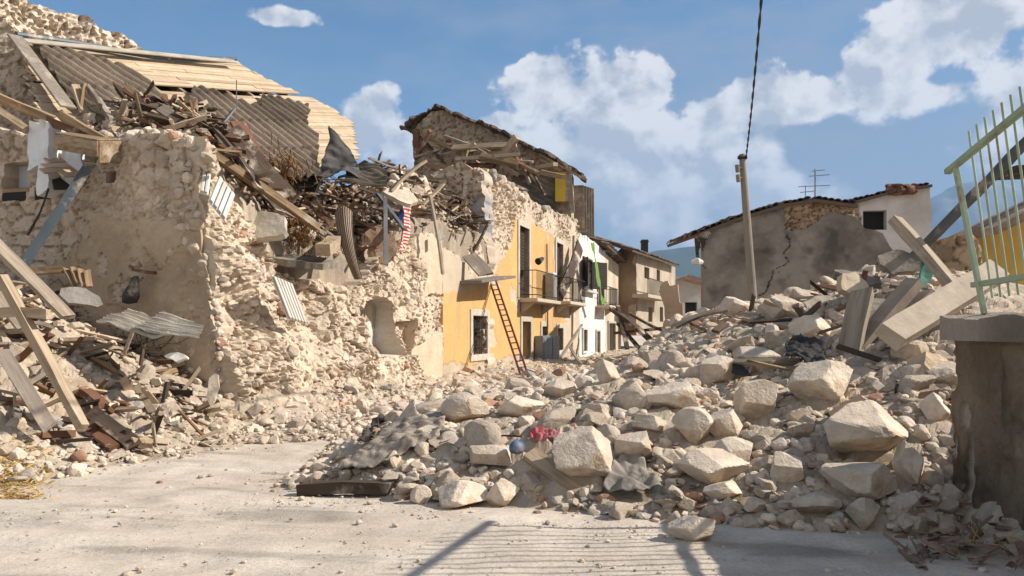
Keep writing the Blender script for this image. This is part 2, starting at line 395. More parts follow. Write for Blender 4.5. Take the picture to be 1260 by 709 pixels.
STONE_A = np.array([.60, .505, .405]); STONE_B = np.array([.45, .365, .28]); MORT = np.array([.43, .325, .215]); DUST = np.array([.52, .43, .325])
def masonry(cell=.34, amp=.09, seed=3, big=.12, A=STONE_A, B=STONE_B, Mo=MORT, aspect=.78):
    """displacement and colour of rubble masonry"""
    def both(u, v):
        wu = u + .12 * fbm(u * 3, v * 3, seed=seed + 40); wv = v + .12 * fbm(u * 3, v * 3, seed=seed + 50)
        f1, f2, cid, tl = worley(wu / cell, wv / (cell * aspect), seed, True)
        s = sst(f2 - f1, .01, .13)
        g1, g2, c2, tl2 = worley(wu / (cell * .37), wv / (cell * .3), seed + 3, True)
        s2 = sst(g2 - g1, .0, .16)
        keep = sst(vn(u * .9, v * .9, seed=seed + 77), .3, .6)   # places with large stones, others with small rubble
        d = amp * ((s * (.35 + 1.0 * cid + .8 * tl)) * keep + (s2 * (.15 + .9 * c2 + .7 * tl2)) * (1 - keep) * .8 + .25 * s2 * s) + big * fbm(u * .7, v * .7, seed=seed + 8, o=3) + .035 * fbm(u * 9, v * 9, seed=seed + 9, o=4, g=.65)
        r = np.where(keep > .5, cid, c2); ss_ = s * keep + s2 * (1 - keep)
        c = lerp(A, B, r); c = lerp(Mo, 1, ss_) * 1.0 if False else (Mo * (1 - ss_[..., None]) + c * ss_[..., None])
        c = c * (1 + .14 * fbm(u * 1.3, v * 1.3, seed=seed + 21))[..., None]
        return d, c
    return both

# ------------------------------------------------------------------ rocks
def ico(sub):
    t = (1 + 5 ** .5) / 2
    v = [(-1, t, 0), (1, t, 0), (-1, -t, 0), (1, -t, 0), (0, -1, t), (0, 1, t), (0, -1, -t), (0, 1, -t), (t, 0, -1), (t, 0, 1), (-t, 0, -1), (-t, 0, 1)]
    f = [(0, 11, 5), (0, 5, 1), (0, 1, 7), (0, 7, 10), (0, 10, 11), (1, 5, 9), (5, 11, 4), (11, 10, 2), (10, 7, 6), (7, 1, 8), (3, 9, 4), (3, 4, 2), (3, 2, 6), (3, 6, 8), (3, 8, 9), (4, 9, 5), (2, 4, 11), (6, 2, 10), (8, 6, 7), (9, 8, 1)]
    v = [np.array(p) / np.linalg.norm(p) for p in v]
    for _ in range(sub):
        c = {}; nf = []
        def mid(a, b):
            k = (min(a, b), max(a, b))
            if k not in c: p = v[a] + v[b]; v.append(p / np.linalg.norm(p)); c[k] = len(v) - 1
            return c[k]
        for a, b, d in f:
            x, y, z = mid(a, b), mid(b, d), mid(d, a); nf += [(a, x, z), (b, y, x), (d, z, y), (x, y, z)]
        f = nf
    return np.array(v), np.array(f)
ICO = {k: ico(k) for k in (1, 2, 3, 4)}
def rock(seed, sub, noise_amp=.035):
    r = np.random.default_rng(seed * 7 + 3)
    d, f = ICO[sub]
    nr = []; dist = []
    if r.random() < .65:                                     # blocky
        q = np.linalg.qr(r.normal(size=(3, 3)))[0]
        for k in range(3):
            for s_ in (-1, 1): 
                n = q[k] * s_ + r.normal(size=3) * .13; nr.append(n / np.linalg.norm(n)); dist.append(r.uniform(.58, .84))
    for _ in range(r.integers(7, 13)):
        n = r.normal(size=3); nr.append(n / np.linalg.norm(n)); dist.append(r.uniform(.7, 1.02))
    nr = np.array(nr); dist = np.array(dist)
    dp = d @ nr.T; rad = np.where(dp > .05, dist / np.maximum(dp, .05), 9).min(1)
    rad = np.minimum(rad, 1.25)
    v = d * rad[:, None]
    if sub >= 2:
        v = v * (1 + noise_amp * fbm(v[:, 0] * 2.5 + seed, v[:, 1] * 2.5, v[:, 2] * 2.5, seed=seed, o=4, g=.6))[:, None]
    if sub >= 3:
        q = v * 6 + seed; v = v * (1 - .035 * np.abs(fbm(q[:, 0], q[:, 1], q[:, 2], seed=seed + 3, o=3, g=.6)))[:, None]
    return v, f
NP = 28
PR = {1: [rock(i, 1) for i in range(NP)], 2: [rock(i, 2) for i in range(NP)]}
def rotm(a, b, c):
    return np.array(Matrix.Rotation(a, 3, 'Z') @ Matrix.Rotation(b, 3, 'X') @ Matrix.Rotation(c, 3, 'Y'))
def rcol(r):
    t = r.random(); base = lerp(STONE_A * 1.05, STONE_B * 1.05, t)
    if r.random() < .07: base = np.array([.40, .24, .16]) * r.uniform(.8, 1.2)     # bits of brick and tile
    elif r.random() < .1: base = np.array([.38, .34, .30])
    return base * r.uniform(.85, 1.12)
_rockmesh = {}
def rock_mesh(k, sub=3):
    if (k, sub) not in _rockmesh:
        a = Acc(); v, f = rock(k, sub, .045); 
        c = lerp(STONE_A, STONE_B, np.clip(.4 + .6 * fbm(v[:, 0] * 1.5 + k, v[:, 1] * 1.5, v[:, 2] * 1.5, seed=k), 0, 1)) * 1.04
        a.add(v, f, c); _rockmesh[(k, sub)] = a.mesh('stone_block', M['stone'], sub >= 4)
    return _rockmesh[(k, sub)]
def rock_obj(name, pos, scale, eul, k, sub=3):
    o = bpy.data.objects.new(name, rock_mesh(k, sub)); COL.objects.link(o)
    o.location = pos; o.scale = scale; o.rotation_euler = eul; return o

# ------------------------------------------------------------------ heaps of rubble lying over the street
HC = {
 -1100: [(5.5, 0), (6.5, .4), (8, .9), (10, 1.3), (14, 1.6)],
 -600: [(6.6, 0), (7.4, .4), (9, 1.2), (11, 2.0), (14, 2.3)],
 -200: [(7.6, 0), (8.4, .4), (10, 1.3), (11.5, 2.5), (14, 2.8)],
 0: [(8.1, 0), (9, .28), (10, .95), (11.3, 1.95), (12.5, 2.3), (14, 2.5)],
 60: [(8.6, 0), (9.5, .25), (10.5, .9), (12, 1.8), (13, 2.1), (15, 2.2)],
 120: [(9.2, 0), (10, .2), (11, .85), (12.4, 1.45), (15, 1.7)],
 180: [(9.8, 0), (11, .4), (12, .95), (13, 1.15), (15, 1.3)],
 250: [(10.5, 0), (11.8, .35), (13, .85), (15, 1.2)],
 300: [(10.9, 0), (12.2, .2), (13.2, .75), (13.9, 1.5), (16, 2)],
 370: [(7.9, 0), (8.15, .04), (9.5, 0), (11.2, 0), (13, .2), (14.4, .7), (15.4, 1.5), (17, 2)],
 400: [(7.9, 0), (8.3, .12), (9.4, .05), (11.3, 0), (13.4, .2), (15.2, .6), (16.2, 1.3), (18, 2)],
 450: [(7.75, 0), (8.3, .22), (9.4, .36), (10.6, .12), (12, .02), (14, .15), (16.5, .4), (17.7, .8), (19, 1.5)],
 500: [(7.6, 0), (8.3, .35), (9.4, .52), (10.8, .3), (13, .12), (16, .15), (19, .3), (19.9, .6), (21, .8)],
 540: [(7.45, 0), (8.4, .42), (9.8, .58), (12, .35), (15, .15), (19, .12), (21.6, .25), (22.2, .4), (24, .6)],
 600: [(7.3, 0), (8.2, .45), (10, .72), (13, .5), (17, .3), (22, .18), (25, .3), (27, .6)],
 650: [(7.2, 0), (8.1, .48), (10, .78), (13, .62), (18, .4), (27, .3), (31, .5)],
 720: [(7.1, 0), (8, .62), (10, .9), (14, .75), (20, .5), (30, .25), (40, .2)],
 780: [(6.75, 0), (7.3, .2), (8.2, .72), (10, 1.05), (14, 1.05), (20, .8), (30, .5), (45, .3)],
 840: [(6.6, 0), (7.4, .3), (8.4, .85), (10, 1.2), (13, 1.6), (17, 1.8), (25, 1.5), (35, 1.2), (50, .8)],
 900: [(6.5, 0), (7.4, .38), (9, 1.0), (11, 1.55), (15, 2.0), (20, 2.1), (30, 2)],
 1000: [(6.35, 0), (7.4, .55), (9, 1.2), (11, 1.85), (14, 2.25), (20, 2.3)],
 1060: [(6.4, 0), (7.4, .6), (9, 1.35), (11, 2.05), (13, 2.45), (18, 2.5)],
 1120: [(6.3, 0), (7.3, .62), (9, 1.5), (11, 2.2), (13, 2.5), (18, 2.6)],
 1180: [(6.4, 0), (7.2, .5), (9, 1.6), (11, 2.2), (13, 2.5), (18, 2.6)],
 1260: [(5.6, .0), (6.8, .9), (8, 1.5), (11, 2.0), (13, 2.3), (18, 2.4)],
 1500: [(5.6, .0), (6.8, .9), (8, 1.5), (11, 2.0), (13, 2.3), (18, 2.4)]}
HK = sorted(HC)
def H(X, Y, cols=HC, keys=HK):
    X = np.asarray(X, float); Y = np.asarray(Y, float)
    u = np.clip(X / Y * F + 630, keys[0], keys[-1] - .01); out = np.zeros(u.shape)
    for i in range(len(keys) - 1):
        m = (u >= keys[i]) & (u < keys[i + 1])
        if not m.any(): continue
        a, b = cols[keys[i]], cols[keys[i + 1]]
        za = np.interp(Y[m], [p[0] for p in a], [p[1] for p in a]); zb = np.interp(Y[m], [p[0] for p in b], [p[1] for p in b])
        t = (u[m] - keys[i]) / (keys[i + 1] - keys[i]); out[m] = za * (1 - t) + zb * t
    return out
def surf(px, py, cols=HC, keys=HK, ylim=(4.5, 60)):
    """point where the sight line meets the heap"""
    Y = np.exp(np.linspace(math.log(ylim[0]), math.log(ylim[1]), 900)); X = (px - 630) / F * Y; z = EYE + (HZ - py) / F * Y
    h = H(X, Y, cols, keys); k = np.nonzero(z <= h)[0]; k = k[0] if len(k) else 899
    return np.array([X[k], Y[k], h[k]])

# ------------------------------------------------------------------ ground
def ground():
    def ax(lo, hi, st, far):
        c = list(np.arange(lo, hi + st, st)); d = st; x = lo; L = []
        while x > -far: d *= 1.35; x -= d; L.append(x)
        d = st; x = c[-1]; Rr = []
        while x < far: d *= 1.35; x += d; Rr.append(x)
        return np.array(L[::-1] + c + Rr)
    xs = ax(-8, 6, .05, 9000); ys = ax(4, 13, .05, 9000)
    X, Y = np.meshgrid(xs, ys, indexing='ij'); near = np.exp(-((X / 30) ** 2 + ((Y - 8) / 30) ** 2))
    Z = (.035 * fbm(X * .5, Y * .5, seed=2, o=3) + .012 * fbm(X * 3, Y * 3, seed=4, o=4) + .010 * fbm(X * .4, Y * 6 + X * .9, seed=6, o=3)) * near
    Z = Z + near * .012 * (np.sin((X * .35 + Y * 1.0) * 9 + 2 * fbm(X, Y, seed=71)) * sst(np.abs(fbm(X * .3, Y * .9, seed=72)), .1, .3))
    sp_ = sst(fbm(X * 1.1, Y * 1.1, seed=14, o=4), -.1, .5)
    Z = Z + sp_ * .014 * np.abs(fbm(X * 9, Y * 9, seed=13, o=3)) * near
    C = lerp([.56, .485, .40], [.48, .40, .32], np.clip(.5 + 1.3 * fbm(X * .8, Y * 1.6, seed=11, o=6, g=.62), 0, 1))
    C = C * (1 - .30 * sst(fbm(X * .5, Y * 3.5 + X * .7, seed=33, o=4), .15, .45))[..., None]
    idx = np.arange(X.size).reshape(X.shape)
    q = np.stack([idx[:-1, :-1].ravel(), idx[1:, :-1].ravel(), idx[1:, 1:].ravel(), idx[:-1, 1:].ravel()], 1)
    a = Acc(); a.add(np.stack([X, Y, Z], -1).reshape(-1, 3), q, C.reshape(-1, 3))
    tag(a.build('ground', M['gravel'], smooth=True), kind='structure')
ground()

# ------------------------------------------------------------------ mountains and haze
def mountain(name, prof, Y0, depth, c1, c2, seed):
    xs = np.array([p[0] for p in prof], float); zs = np.array([p[1] for p in prof], float)
    n = 220; k = 50
    px = np.linspace(xs[0], xs[-1], n); t = np.linspace(0, 1, k)
    PX, TT = np.meshgrid(px, t, indexing='ij')
    ridge = (HZ - np.interp(PX, xs, zs)) / F * (Y0 + depth * .6) + EYE
    Y = Y0 + TT * depth; X = (PX - 630) / F * (Y0 + depth * .6)
    shp = np.sin(np.clip(TT / .6, 0, 1) * math.pi / 2) ** 1.3 * np.cos(np.clip((TT - .6) / .4, 0, 1) * math.pi / 2)
    Z = ridge * shp * (1 + .13 * fbm(X / 420, Y / 420, seed=seed, o=6) * np.sin(np.clip(shp, 0, 1) * math.pi) ** .5) + ridge * .02 * fbm(X / 90, Y / 90, seed=seed + 3, o=4) * shp - 2
    C = lerp(c1, c2, np.clip(.5 + .9 * fbm(X / 250, Y / 250, seed=seed + 2, o=5), 0, 1))
    idx = np.arange(X.size).reshape(X.shape)
    q = np.stack([idx[:-1, :-1].ravel(), idx[1:, :-1].ravel(), idx[1:, 1:].ravel(), idx[:-1, 1:].ravel()], 1)
    a = Acc(); a.add(np.stack([X, Y, Z], -1).reshape(-1, 3), q, C.reshape(-1, 3))
    tag(a.build(name, M['masonry'], smooth=True), kind='structure')
mountain('hills', [(300, 400), (420, 380), (560, 360), (660, 345), (720, 330), (780, 316), (812, 308), (850, 303), (900, 318), (960, 300), (1040, 322), (1120, 350), (1300, 370), (1500, 390)], 3200, 1800, (.05, .07, .045), (.08, .09, .06), 5)
mountain('mountains', [(600, 400), (800, 380), (950, 350), (1050, 310), (1110, 262), (1150, 240), (1180, 226), (1210, 224), (1240, 236), (1300, 262), (1400, 300), (1600, 380)], 5200, 2600, (.09, .10, .085), (.22, .22, .21), 8)
hz_ = MB(); hz_.frame((0, 0, 0), (-9000, 9000), (-200, 8300), (-6, 1350), (1, 0, 0), (0, 1, 0), (0, 0, 1))
hm_ = bpy.data.materials.new('haze_air'); hm_.use_nodes = True; hn = hm_.node_tree; hn.nodes.clear()
ho = hn.nodes.new('ShaderNodeOutputMaterial'); hv = hn.nodes.new('ShaderNodeVolumePrincipled')
hv.inputs['Color'].default_value = (.36, .62, 1, 1); hv.inputs['Density'].default_value = .00010; hv.inputs['Anisotropy'].default_value = 0
hn.links.new(hv.outputs[0], ho.inputs['Volume'])
tag(hz_.build('haze', hm_), kind='stuff')

# ------------------------------------------------------------------ rubble mounds
def mound_mesh(name, cols, keys, ulo, uhi, ylo, yhi, nu, ny, amp, seed, zmin=.004, lift=-.02, sub=None):
    us = np.linspace(ulo, uhi, nu); ys = np.exp(np.linspace(math.log(ylo), math.log(yhi), ny))
    Upx, Y = np.meshgrid(us, ys, indexing='ij'); X = (Upx - 630) / F * Y
    h = H(X, Y, cols, keys)
    f1, f2, cid = worley(X / .42, Y / .42, seed); g1, g2, c2 = worley(X / .15, Y / .15, seed + 2)
    env = sst(h, 0, .35)
    Z = h + lift + .01 * env + env * amp * (sst(f2 - f1, 0, .3) * (.3 + cid) + .4 * sst(g2 - g1, 0, .3) * c2 + .6 * fbm(X * 1.2, Y * 1.2, seed=seed + 5) - .4) + .012 * fbm(X * 7, Y * 7, seed=seed + 6, o=2)
    C = lerp(DUST, STONE_B * .9, np.clip(.45 + .8 * fbm(X, Y, seed=seed + 7), 0, 1))
    C = C * (.74 + .25 * c2)[..., None]
    idx = np.arange(X.size).reshape(X.shape); ok = np.maximum.reduce([h[:-1, :-1], h[1:, :-1], h[1:, 1:], h[:-1, 1:]]) > zmin
    q = np.stack([idx[:-1, :-1][ok], idx[1:, :-1][ok], idx[1:, 1:][ok], idx[:-1, 1:][ok]], 1)
    a = Acc(); a.add(np.stack([X, Y, Z], -1).reshape(-1, 3), q, C.reshape(-1, 3)); return a
tag(mound_mesh('rubble_mound', HC, HK, -1100, 1480, 5.0, 60, 800, 380, .06, 3).build('rubble_mound', M['rubble']), kind='structure')

HU = {  # debris lying on what is left of the upper floor, behind the street wall
 90: [(13.9, 4.6), (15, 5.4), (16.5, 5.8)],
 150: [(13.75, 4.75), (15, 5.5), (17, 5.9)],
 240: [(13.5, 4.75), (15, 5.35), (18, 5.5)],
 300: [(14.0, 3.8), (14.8, 4.3), (17, 5.0), (19, 5.2)],
 350: [(15.2, 3.15), (16.2, 3.9), (18.5, 4.8), (20, 5.0)],
 400: [(16.7, 2.95), (17.7, 3.7), (20, 4.8), (21.5, 5.1)],
 440: [(18.0, 3.0), (18.8, 3.7), (21, 5.2), (22.5, 5.6)],
 480: [(19.3, 3.6), (20, 4.2), (22, 5.8), (24, 6.1)],
 520: [(21.2, 4.1), (22.2, 4.9), (24, 5.9), (26, 6.0)],
 560: [(23.4, 4.2), (24.5, 4.9), (26, 5.6), (27, 5.7)],
 600: [(25.5, 4.2), (26.5, 4.9), (28, 5.6), (29, 5.7)]}
UK = sorted(HU)
def upper():
    a = Acc(); us = np.linspace(90, 600, 330); t = np.linspace(-.35, 1, 150)
    Upx, TT = np.meshgrid(us, t, indexing='ij')
    y0 = np.interp(us, UK, [HU[k][0][0] for k in UK]); y1 = np.interp(us, UK, [HU[k][-1][0] for k in UK])
    Y = y0[:, None] + np.clip(TT, 0, 1) * (y1 - y0)[:, None]; X = (Upx - 630) / F * Y
    h = H(X, Y, HU, UK); skirt = np.clip(-TT / .35, 0, 1)
    f1, f2, cid = worley(X / .4, Y / .4, 31); g1, g2, c2 = worley(X / .14, Y / .14, 32)
    Z = h - .12 + .12 * (sst(f2 - f1, 0, .3) * (.3 + cid) + .4 * sst(g2 - g1, 0, .3) * c2 + 1.2 * fbm(X * .8, Y * .8, seed=36)) - skirt * 2.2
    Y = Y + skirt * .5
    C = lerp(DUST * .85, STONE_B * .6, np.clip(.5 + .9 * fbm(X, Y, seed=37), 0, 1)) * (.8 + .3 * c2)[..., None]
    idx = np.arange(X.size).reshape(X.shape)
    q = np.stack([idx[:-1, :-1].ravel(), idx[1:, :-1].ravel(), idx[1:, 1:].ravel(), idx[:-1, 1:].ravel()], 1)
    a.add(np.stack([X, Y, Z], -1).reshape(-1, 3), q, C.reshape(-1, 3))
    return a
tag(upper().build('upper_rubble_mound', M['rubble']), kind='structure')

# ------------------------------------------------------------------ planes to build on
class Plane:
    def __init__(s, O, e1, e2):
        s.O = np.array(O, float); s.e1 = np.array(e1, float) / np.linalg.norm(e1); e2 = np.array(e2, float)
        e2 = e2 - s.e1 * (e2 @ s.e1); s.e2 = e2 / np.linalg.norm(e2); s.n = np.cross(s.e1, s.e2)
    def pt(s, px, py, off=0):
        d = np.array([(px - 630) / F, 1, (HZ - py) / F]); o = np.array([0, 0, EYE]); Oo = s.O + s.n * off
        return o + d * (((Oo - o) @ s.n) / (d @ s.n))
    def uv(s, px, py):
        q = s.pt(px, py) - s.O; return (float(q @ s.e1), float(q @ s.e2))
    def poly(s, L): return [s.uv(*p) for p in L]
    def at(s, u, v, off=0): return s.O + s.e1 * u + s.e2 * v + s.n * off
FP = Plane(O0, T, UP)                     # street facade
CN = O0 + T * S(270)                      # ruined corner
CP = Plane(CN, N, UP)                     # cross wall through that corner, e1 to the right; n = N x UP = -T
def masks(u, v, poly, j=.06, seed=5, f=3.0):
    return inpoly(u + j * fbm(u * f, v * f, seed=seed), v + j * fbm(u * f, v * f, seed=seed + 1), poly)

OCH = np.array([.56, .335, .13]); CREAM = np.array([.55, .44, .315])
# ---------- the ruined house on the left
ruin = empty('ruined_house', tuple(CN * [1, 1, 0]), 'collapsed stone house at left, street wall reduced to rubble under a slumped board roof', 'house')
mas = masonry(.30, .10, 3, .20)
niche = FP.poly([(446, 437), (446, 385), (452, 371), (462, 366), (474, 368), (482, 378), (482, 437)])
cream_lo = FP.poly([(498, 478), (500, 430), (520, 418), (560, 402), (560, 500), (490, 500)])
cream_hi = FP.poly([(520, 365), (527, 318), (545, 306), (560, 318), (560, 362)])
def rw_d(u, v):
    d, _ = mas(u, v)
    near = 1 - sst(u, 15.2, 17)
    lump = .34 * fbm(u * .95, v * 1.1, seed=61, o=3)
    soft = sst(fbm(u * .8 + 3, v * .8, seed=88, o=4), -.25, .25)
    d = d * (1.5 - 1.15 * soft) + soft * (.10 * np.abs(fbm(u * 3.5, v * 3.5, seed=89, o=5)) + .03 * fbm(u * 14, v * 14, seed=90, o=3)) + lump - .55 * sst(v, .8, 4.4) * near - .30 * sst(v, 1.2, 3.0) * (1 - near) * (1 - sst(u, 20, 21.5)) + .65 * np.exp(-np.maximum(v, 0) / 1.0)
    # the soft collapse scar right of the corner: a ridge running down from the top left
    d = d + .30 * np.exp(-((u - 13.5 - .25 * (4.4 - v)) / .5) ** 2) * sst(v, .2, 1)
    pl = masks(u, v, cream_lo, .12, 9) | masks(u, v, cream_hi, .12, 12)
    d = np.where(pl, .04 + .02 * fbm(u * 2, v * 2, seed=3), np.minimum(d, d * (1 - sst(u, 20, 22)) + .02))
    ni = inpoly(u, v, niche)
    d = np.where(ni, -.42 + .02 * fbm(u * 2, v * 2, seed=8), d)
    d = np.where(masks(u, v, FP.poly([(482, 400), (503, 392), (505, 436), (482, 440)]), .1, 4), d - .3, d)
    return d
def rw_c(u, v):
    _, c = mas(u, v); big = sst(fbm(u * .7, v * .7, seed=70), -.3, .4)[..., None]
    soft = sst(fbm(u * .8 + 3, v * .8, seed=88, o=4), -.25, .25)[..., None]
    c = c * (.62 - .5 * soft) + np.array([.54, .44, .33]) * (.30 + .55 * soft + .10 * big) * (1 + .1 * fbm(u * 5, v * 5, seed=91, o=4))[..., None]
    pl = masks(u, v, cream_lo, .12, 9) | masks(u, v, cream_hi, .12, 12)
    c = np.where(pl[..., None], CREAM * (1 + .1 * fbm(u * 3, v * 3, seed=8))[..., None], c)
    ni = inpoly(u, v, niche); c = np.where(ni[..., None], np.array([.52, .50, .46]) * (1 + .15 * fbm(u * 2, v * 4, seed=18))[..., None], c)
    return c
a = Acc()
def uvo(px, py, off): q = FP.pt(px, py, off) - FP.O; return (float(q @ FP.e1), float(q @ FP.e2))
pl = [uvo(*q) for q in ((270, 600, 0), (234, 168, -.5), (244, 180, -.5), (252, 212, -.5), (268, 236, -.5), (288, 262, -.5), (308, 288, -.45), (326, 308, -.4), (334, 334, -.3), (380, 345, -.25), (430, 352, -.25), (440, 340, -.25), (452, 318, -.3), (466, 300, -.35), (498, 288, -.35), (526, 292, -.3), (540, 296, -.1), (543, 304, 0), (543, 520, 0))]
pl = [(max(p[0], S(270)), max(p[1], -.4)) for p in pl]
relief(a, FP.O, FP.e1, FP.e2, FP.n, jagged(pl, .12, .05, 3, fixed=(0, len(pl) - 2, len(pl) - 1)), .032, .95, rw_d, rw_c)
pl_sw = pl; a.build('street_wall', M['masonry'], ruin)
mas2 = masonry(.30, .055, 13, .10, A=STONE_A * .92, B=STONE_B * .92)
peel = lambda u, v: fbm(u * 1.1, v * 1.1, seed=202, o=5) > .36
plas = CP.poly([(272, 520), (262, 330), (252, 262), (215, 270), (190, 262), (150, 275), (120, 262), (112, 300), (90, 310), (60, 330), (60, 520)])
def cw_d(u, v):
    d, _ = mas2(u, v); m = masks(u, v, plas, .25, 19, 1.6) & ~peel(u, v)
    cr = np.abs(fbm(u * .9, v * .9, seed=29, o=5)); crack = np.where((cr < .012), .03, 0) + .02 * sst(fbm(u * 2, v * 2, seed=28, o=5), .1, .14)
    return np.where(m, .085 + .02 * fbm(u * 1.2, v * 1.2, seed=14) - crack, d)
def cw_c(u, v):
    _, c = mas2(u, v); m = masks(u, v, plas, .25, 19, 1.6) & ~peel(u, v)
    p = lerp([.50, .395, .285], [.36, .275, .185], np.clip(.5 + 1.4 * fbm(u * .8, v * .8, seed=24, o=6, g=.6), 0, 1))
    return np.where(m[..., None], p, c)
kk = [(274, 620), (266, 420), (256, 330), (242, 262), (230, 200), (226, 172), (205, 165), (180, 166), (160, 176), (140, 182), (122, 205), (70, 200), (66, 168), (30, 165), (-30, 150), (-120, 150), (-120, 620)]
pl = CP.poly(kk); pl = [(p[0], max(p[1], -.4)) for p in pl]
def prect(P_, x0, x1, y0, y1):
    a_ = P_.uv((x0 + x1) / 2, y0)[1]; b_ = P_.uv((x0 + x1) / 2, y1)[1]
    u0 = P_.uv(x0, y0)[0]; u1 = P_.uv(x1, y0)[0]
    return (min(u0, u1), max(u0, u1), min(a_, b_), max(a_, b_))
nich = [prect(CP, 5, 35, 200, 248), prect(CP, 45, 65, 222, 246), prect(CP, 134, 146, 212, 226)]
a = Acc(); relief(a, CP.O, CP.e1, CP.e2, CP.n, jagged(pl, .12, .05, 8, fixed=(len(pl) - 2, len(pl) - 1)), .035, .6, cw_d, cw_c, holes=nich)
cwo = a.build('cross_wall', M['masonry'], ruin)
for i, h in enumerate(nich):
    m = MB(); m.frame(CP.O, (h[0] - .02, h[1] + .02), (h[2] - .02, h[3] + .02), (-.62, -.30), CP.e1, CP.e2, CP.n)
    m.build('niche_back', M['bluewhite'] if i < 1 else M['dark'], ruin)
    if i < 2:
        m = MB(); m.frame(CP.O, (h[0] - .03, h[1] + .03), (h[2] + .02, h[2] + .22), (-.28, .03), CP.e1, CP.e2, CP.n); m.build('cupboard_rail', M['wood'], ruin, bevel=.01)
        m = MB(); m.frame(CP.O, (h[0] + .02, h[1] - .02), (h[2] - .0, h[2] + .15), (.03, .05), CP.e1, CP.e2, CP.n); m.build('cupboard_gap', M['dark'], ruin)
# white painted return of the room above
for (x0, x1, y0, y1, d0, d1, mm_) in ((52, 67, 153, 214, -.05, .30, 'bluewhite'), (67, 80, 152, 245, -.3, .34, 'white'), (80, 106, 186, 236, .02, .10, 'bluewhite')):
    h = prect(CP, x0, x1, y0, y1); a = Acc()
    relief(a, CP.O + CP.n * d1, CP.e1, CP.e2, CP.n, jagged([(h[0], h[2]), (h[1], h[2] + .1), (h[1], h[3] - .08), (h[0] + .03, h[3])], .06, .02, x0), .04, d1 - d0, lambda u, v: .006 * fbm(u * 4, v * 4), lambda u, v: (lerp([.66, .68, .70], [.50, .46, .41], sst(fbm(u * 3, v * 3, seed=44), .05, .4))))
    a.build('painted_wall_piece', M['stucco'], ruin)
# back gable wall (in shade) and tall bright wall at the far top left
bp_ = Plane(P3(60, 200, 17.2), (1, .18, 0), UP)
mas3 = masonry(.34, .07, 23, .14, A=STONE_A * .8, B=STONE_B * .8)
pl = bp_.poly([(-170, 260), (-170, -60), (0, 20), (22, 40), (60, 90), (130, 130), (175, 150), (175, 260)])
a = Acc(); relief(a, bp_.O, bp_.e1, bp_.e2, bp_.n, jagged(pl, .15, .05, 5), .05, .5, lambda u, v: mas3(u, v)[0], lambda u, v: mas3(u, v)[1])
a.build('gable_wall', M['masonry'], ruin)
tp = Plane(P3(60, 40, 22), T + np.array([.35, 0, 0]), UP)
mas4 = masonry(.36, .12, 33, .3, A=STONE_A * 1.1, B=STONE_A * .9)
pl = tp.poly([(-120, 200), (-120, -110), (0, -14), (30, -2), (62, 10), (84, 16), (100, 20), (118, 33), (138, 40), (152, 46), (168, 62), (176, 80), (176, 200)])
a = Acc(); relief(a, tp.O, tp.e1, tp.e2, tp.n, jagged(pl, .2, .1, 6), .06, 1.0, lambda u, v: mas4(u, v)[0] * 1.4, lambda u, v: mas4(u, v)[1])
a.build('rear_wall', M['masonry'], ruin)
# roof of boards
A1, A2, A3 = P3(28, 45, 17), P3(437, 188, 20.5), P3(190, 190, 15.2)
nr_ = np.cross(A2 - A3, A1 - A3); nr_ /= np.linalg.norm(nr_)
rp0 = Plane(A1, A2 - A1, A3 - A1)
e1_ = rp0.pt(290, 74) - A1
RP = Plane(A1, e1_, A1 - A3)              # e2 up the slope
if RP.n[2] < 0: RP.n = -RP.n
outl = RP.poly([(28, 46), (150, 62), (290, 76), (318, 92), (336, 101), (372, 116), (412, 133), (432, 150), (440, 192), (400, 214), (330, 215), (60, 215)])
def scan(poly, v):
    xs = []
    for i in range(len(poly)):
        (a0, b0), (a1, b1) = poly[i], poly[(i + 1) % len(poly)]
        if (b0 > v) != (b1 > v): xs.append(a0 + (v - b0) / (b1 - b0) * (a1 - a0))
    xs.sort(); return list(zip(xs[::2], xs[1::2]))
gap_v = RP.uv(250, 110)[1]; gap_v2 = RP.uv(150, 80)[1]
a = Acc(); v0 = min(p[1] for p in outl); v1 = max(p[1] for p in outl); v = v0; r_ = random.Random(3)
while v < v1:
    w = .15 * r_.uniform(.9, 1.1)
    for (x0, x1) in scan(outl, v + w / 2):
        x = x0 + r_.uniform(-.12, .12)
        while x < x1:
            L = min(r_.uniform(2.0, 4.2), x1 - x + r_.uniform(-.1, .1)); mid = x + L / 2
            cx = RP.at(mid, v + w / 2); ppx = cx[0] / cx[1] * F + 630
            isgap = abs(v + w / 2 - gap_v) < .16 and 175 < ppx < 345
            if L > .1 and not isgap and r_.random() > .02:
                t = r_.random(); c = lerp([.54, .42, .29], [.40, .30, .195], t) * r_.uniform(.88, 1.08)
                o_ = r_.uniform(0, .018); sk = r_.uniform(-.008, .008)
                q = [(x, v + .004), (x + L - .01, v + .004 + sk), (x + L - .01, v + w - .006 + sk), (x, v + w - .006)]
                vv = [RP.at(p[0], p[1], o_) for p in q] + [RP.at(p[0], p[1], o_ - .03) for p in q]
                ff = [(0, 1, 2, 3), (7, 6, 5, 4), (0, 4, 5, 1), (1, 5, 6, 2), (2, 6, 7, 3), (3, 7, 4, 0)]
                a.add(vv, ff, c)
            x += max(L, .1)
    v += w
a.build('roof_boards', mat_v('board_wood', 10, .3, var=.22), ruin)
m = MB()
for i in range(15):
    u = outl[0][0] + .3 + i * .75
    for (x0, x1) in [(min(p[1] for p in outl) + .1, max(p[1] for p in outl) - .25)]:
        tt = [s_ for s_ in np.linspace(x0, x1, 60) if any(a0 + .15 < u < b0 - .15 for a0, b0 in scan(outl, s_))]
        if len(tt) > 3: m.frame(RP.O, (u, u + .09), (tt[0], tt[-1]), (-.20, -.05), RP.e1, RP.e2, RP.n)
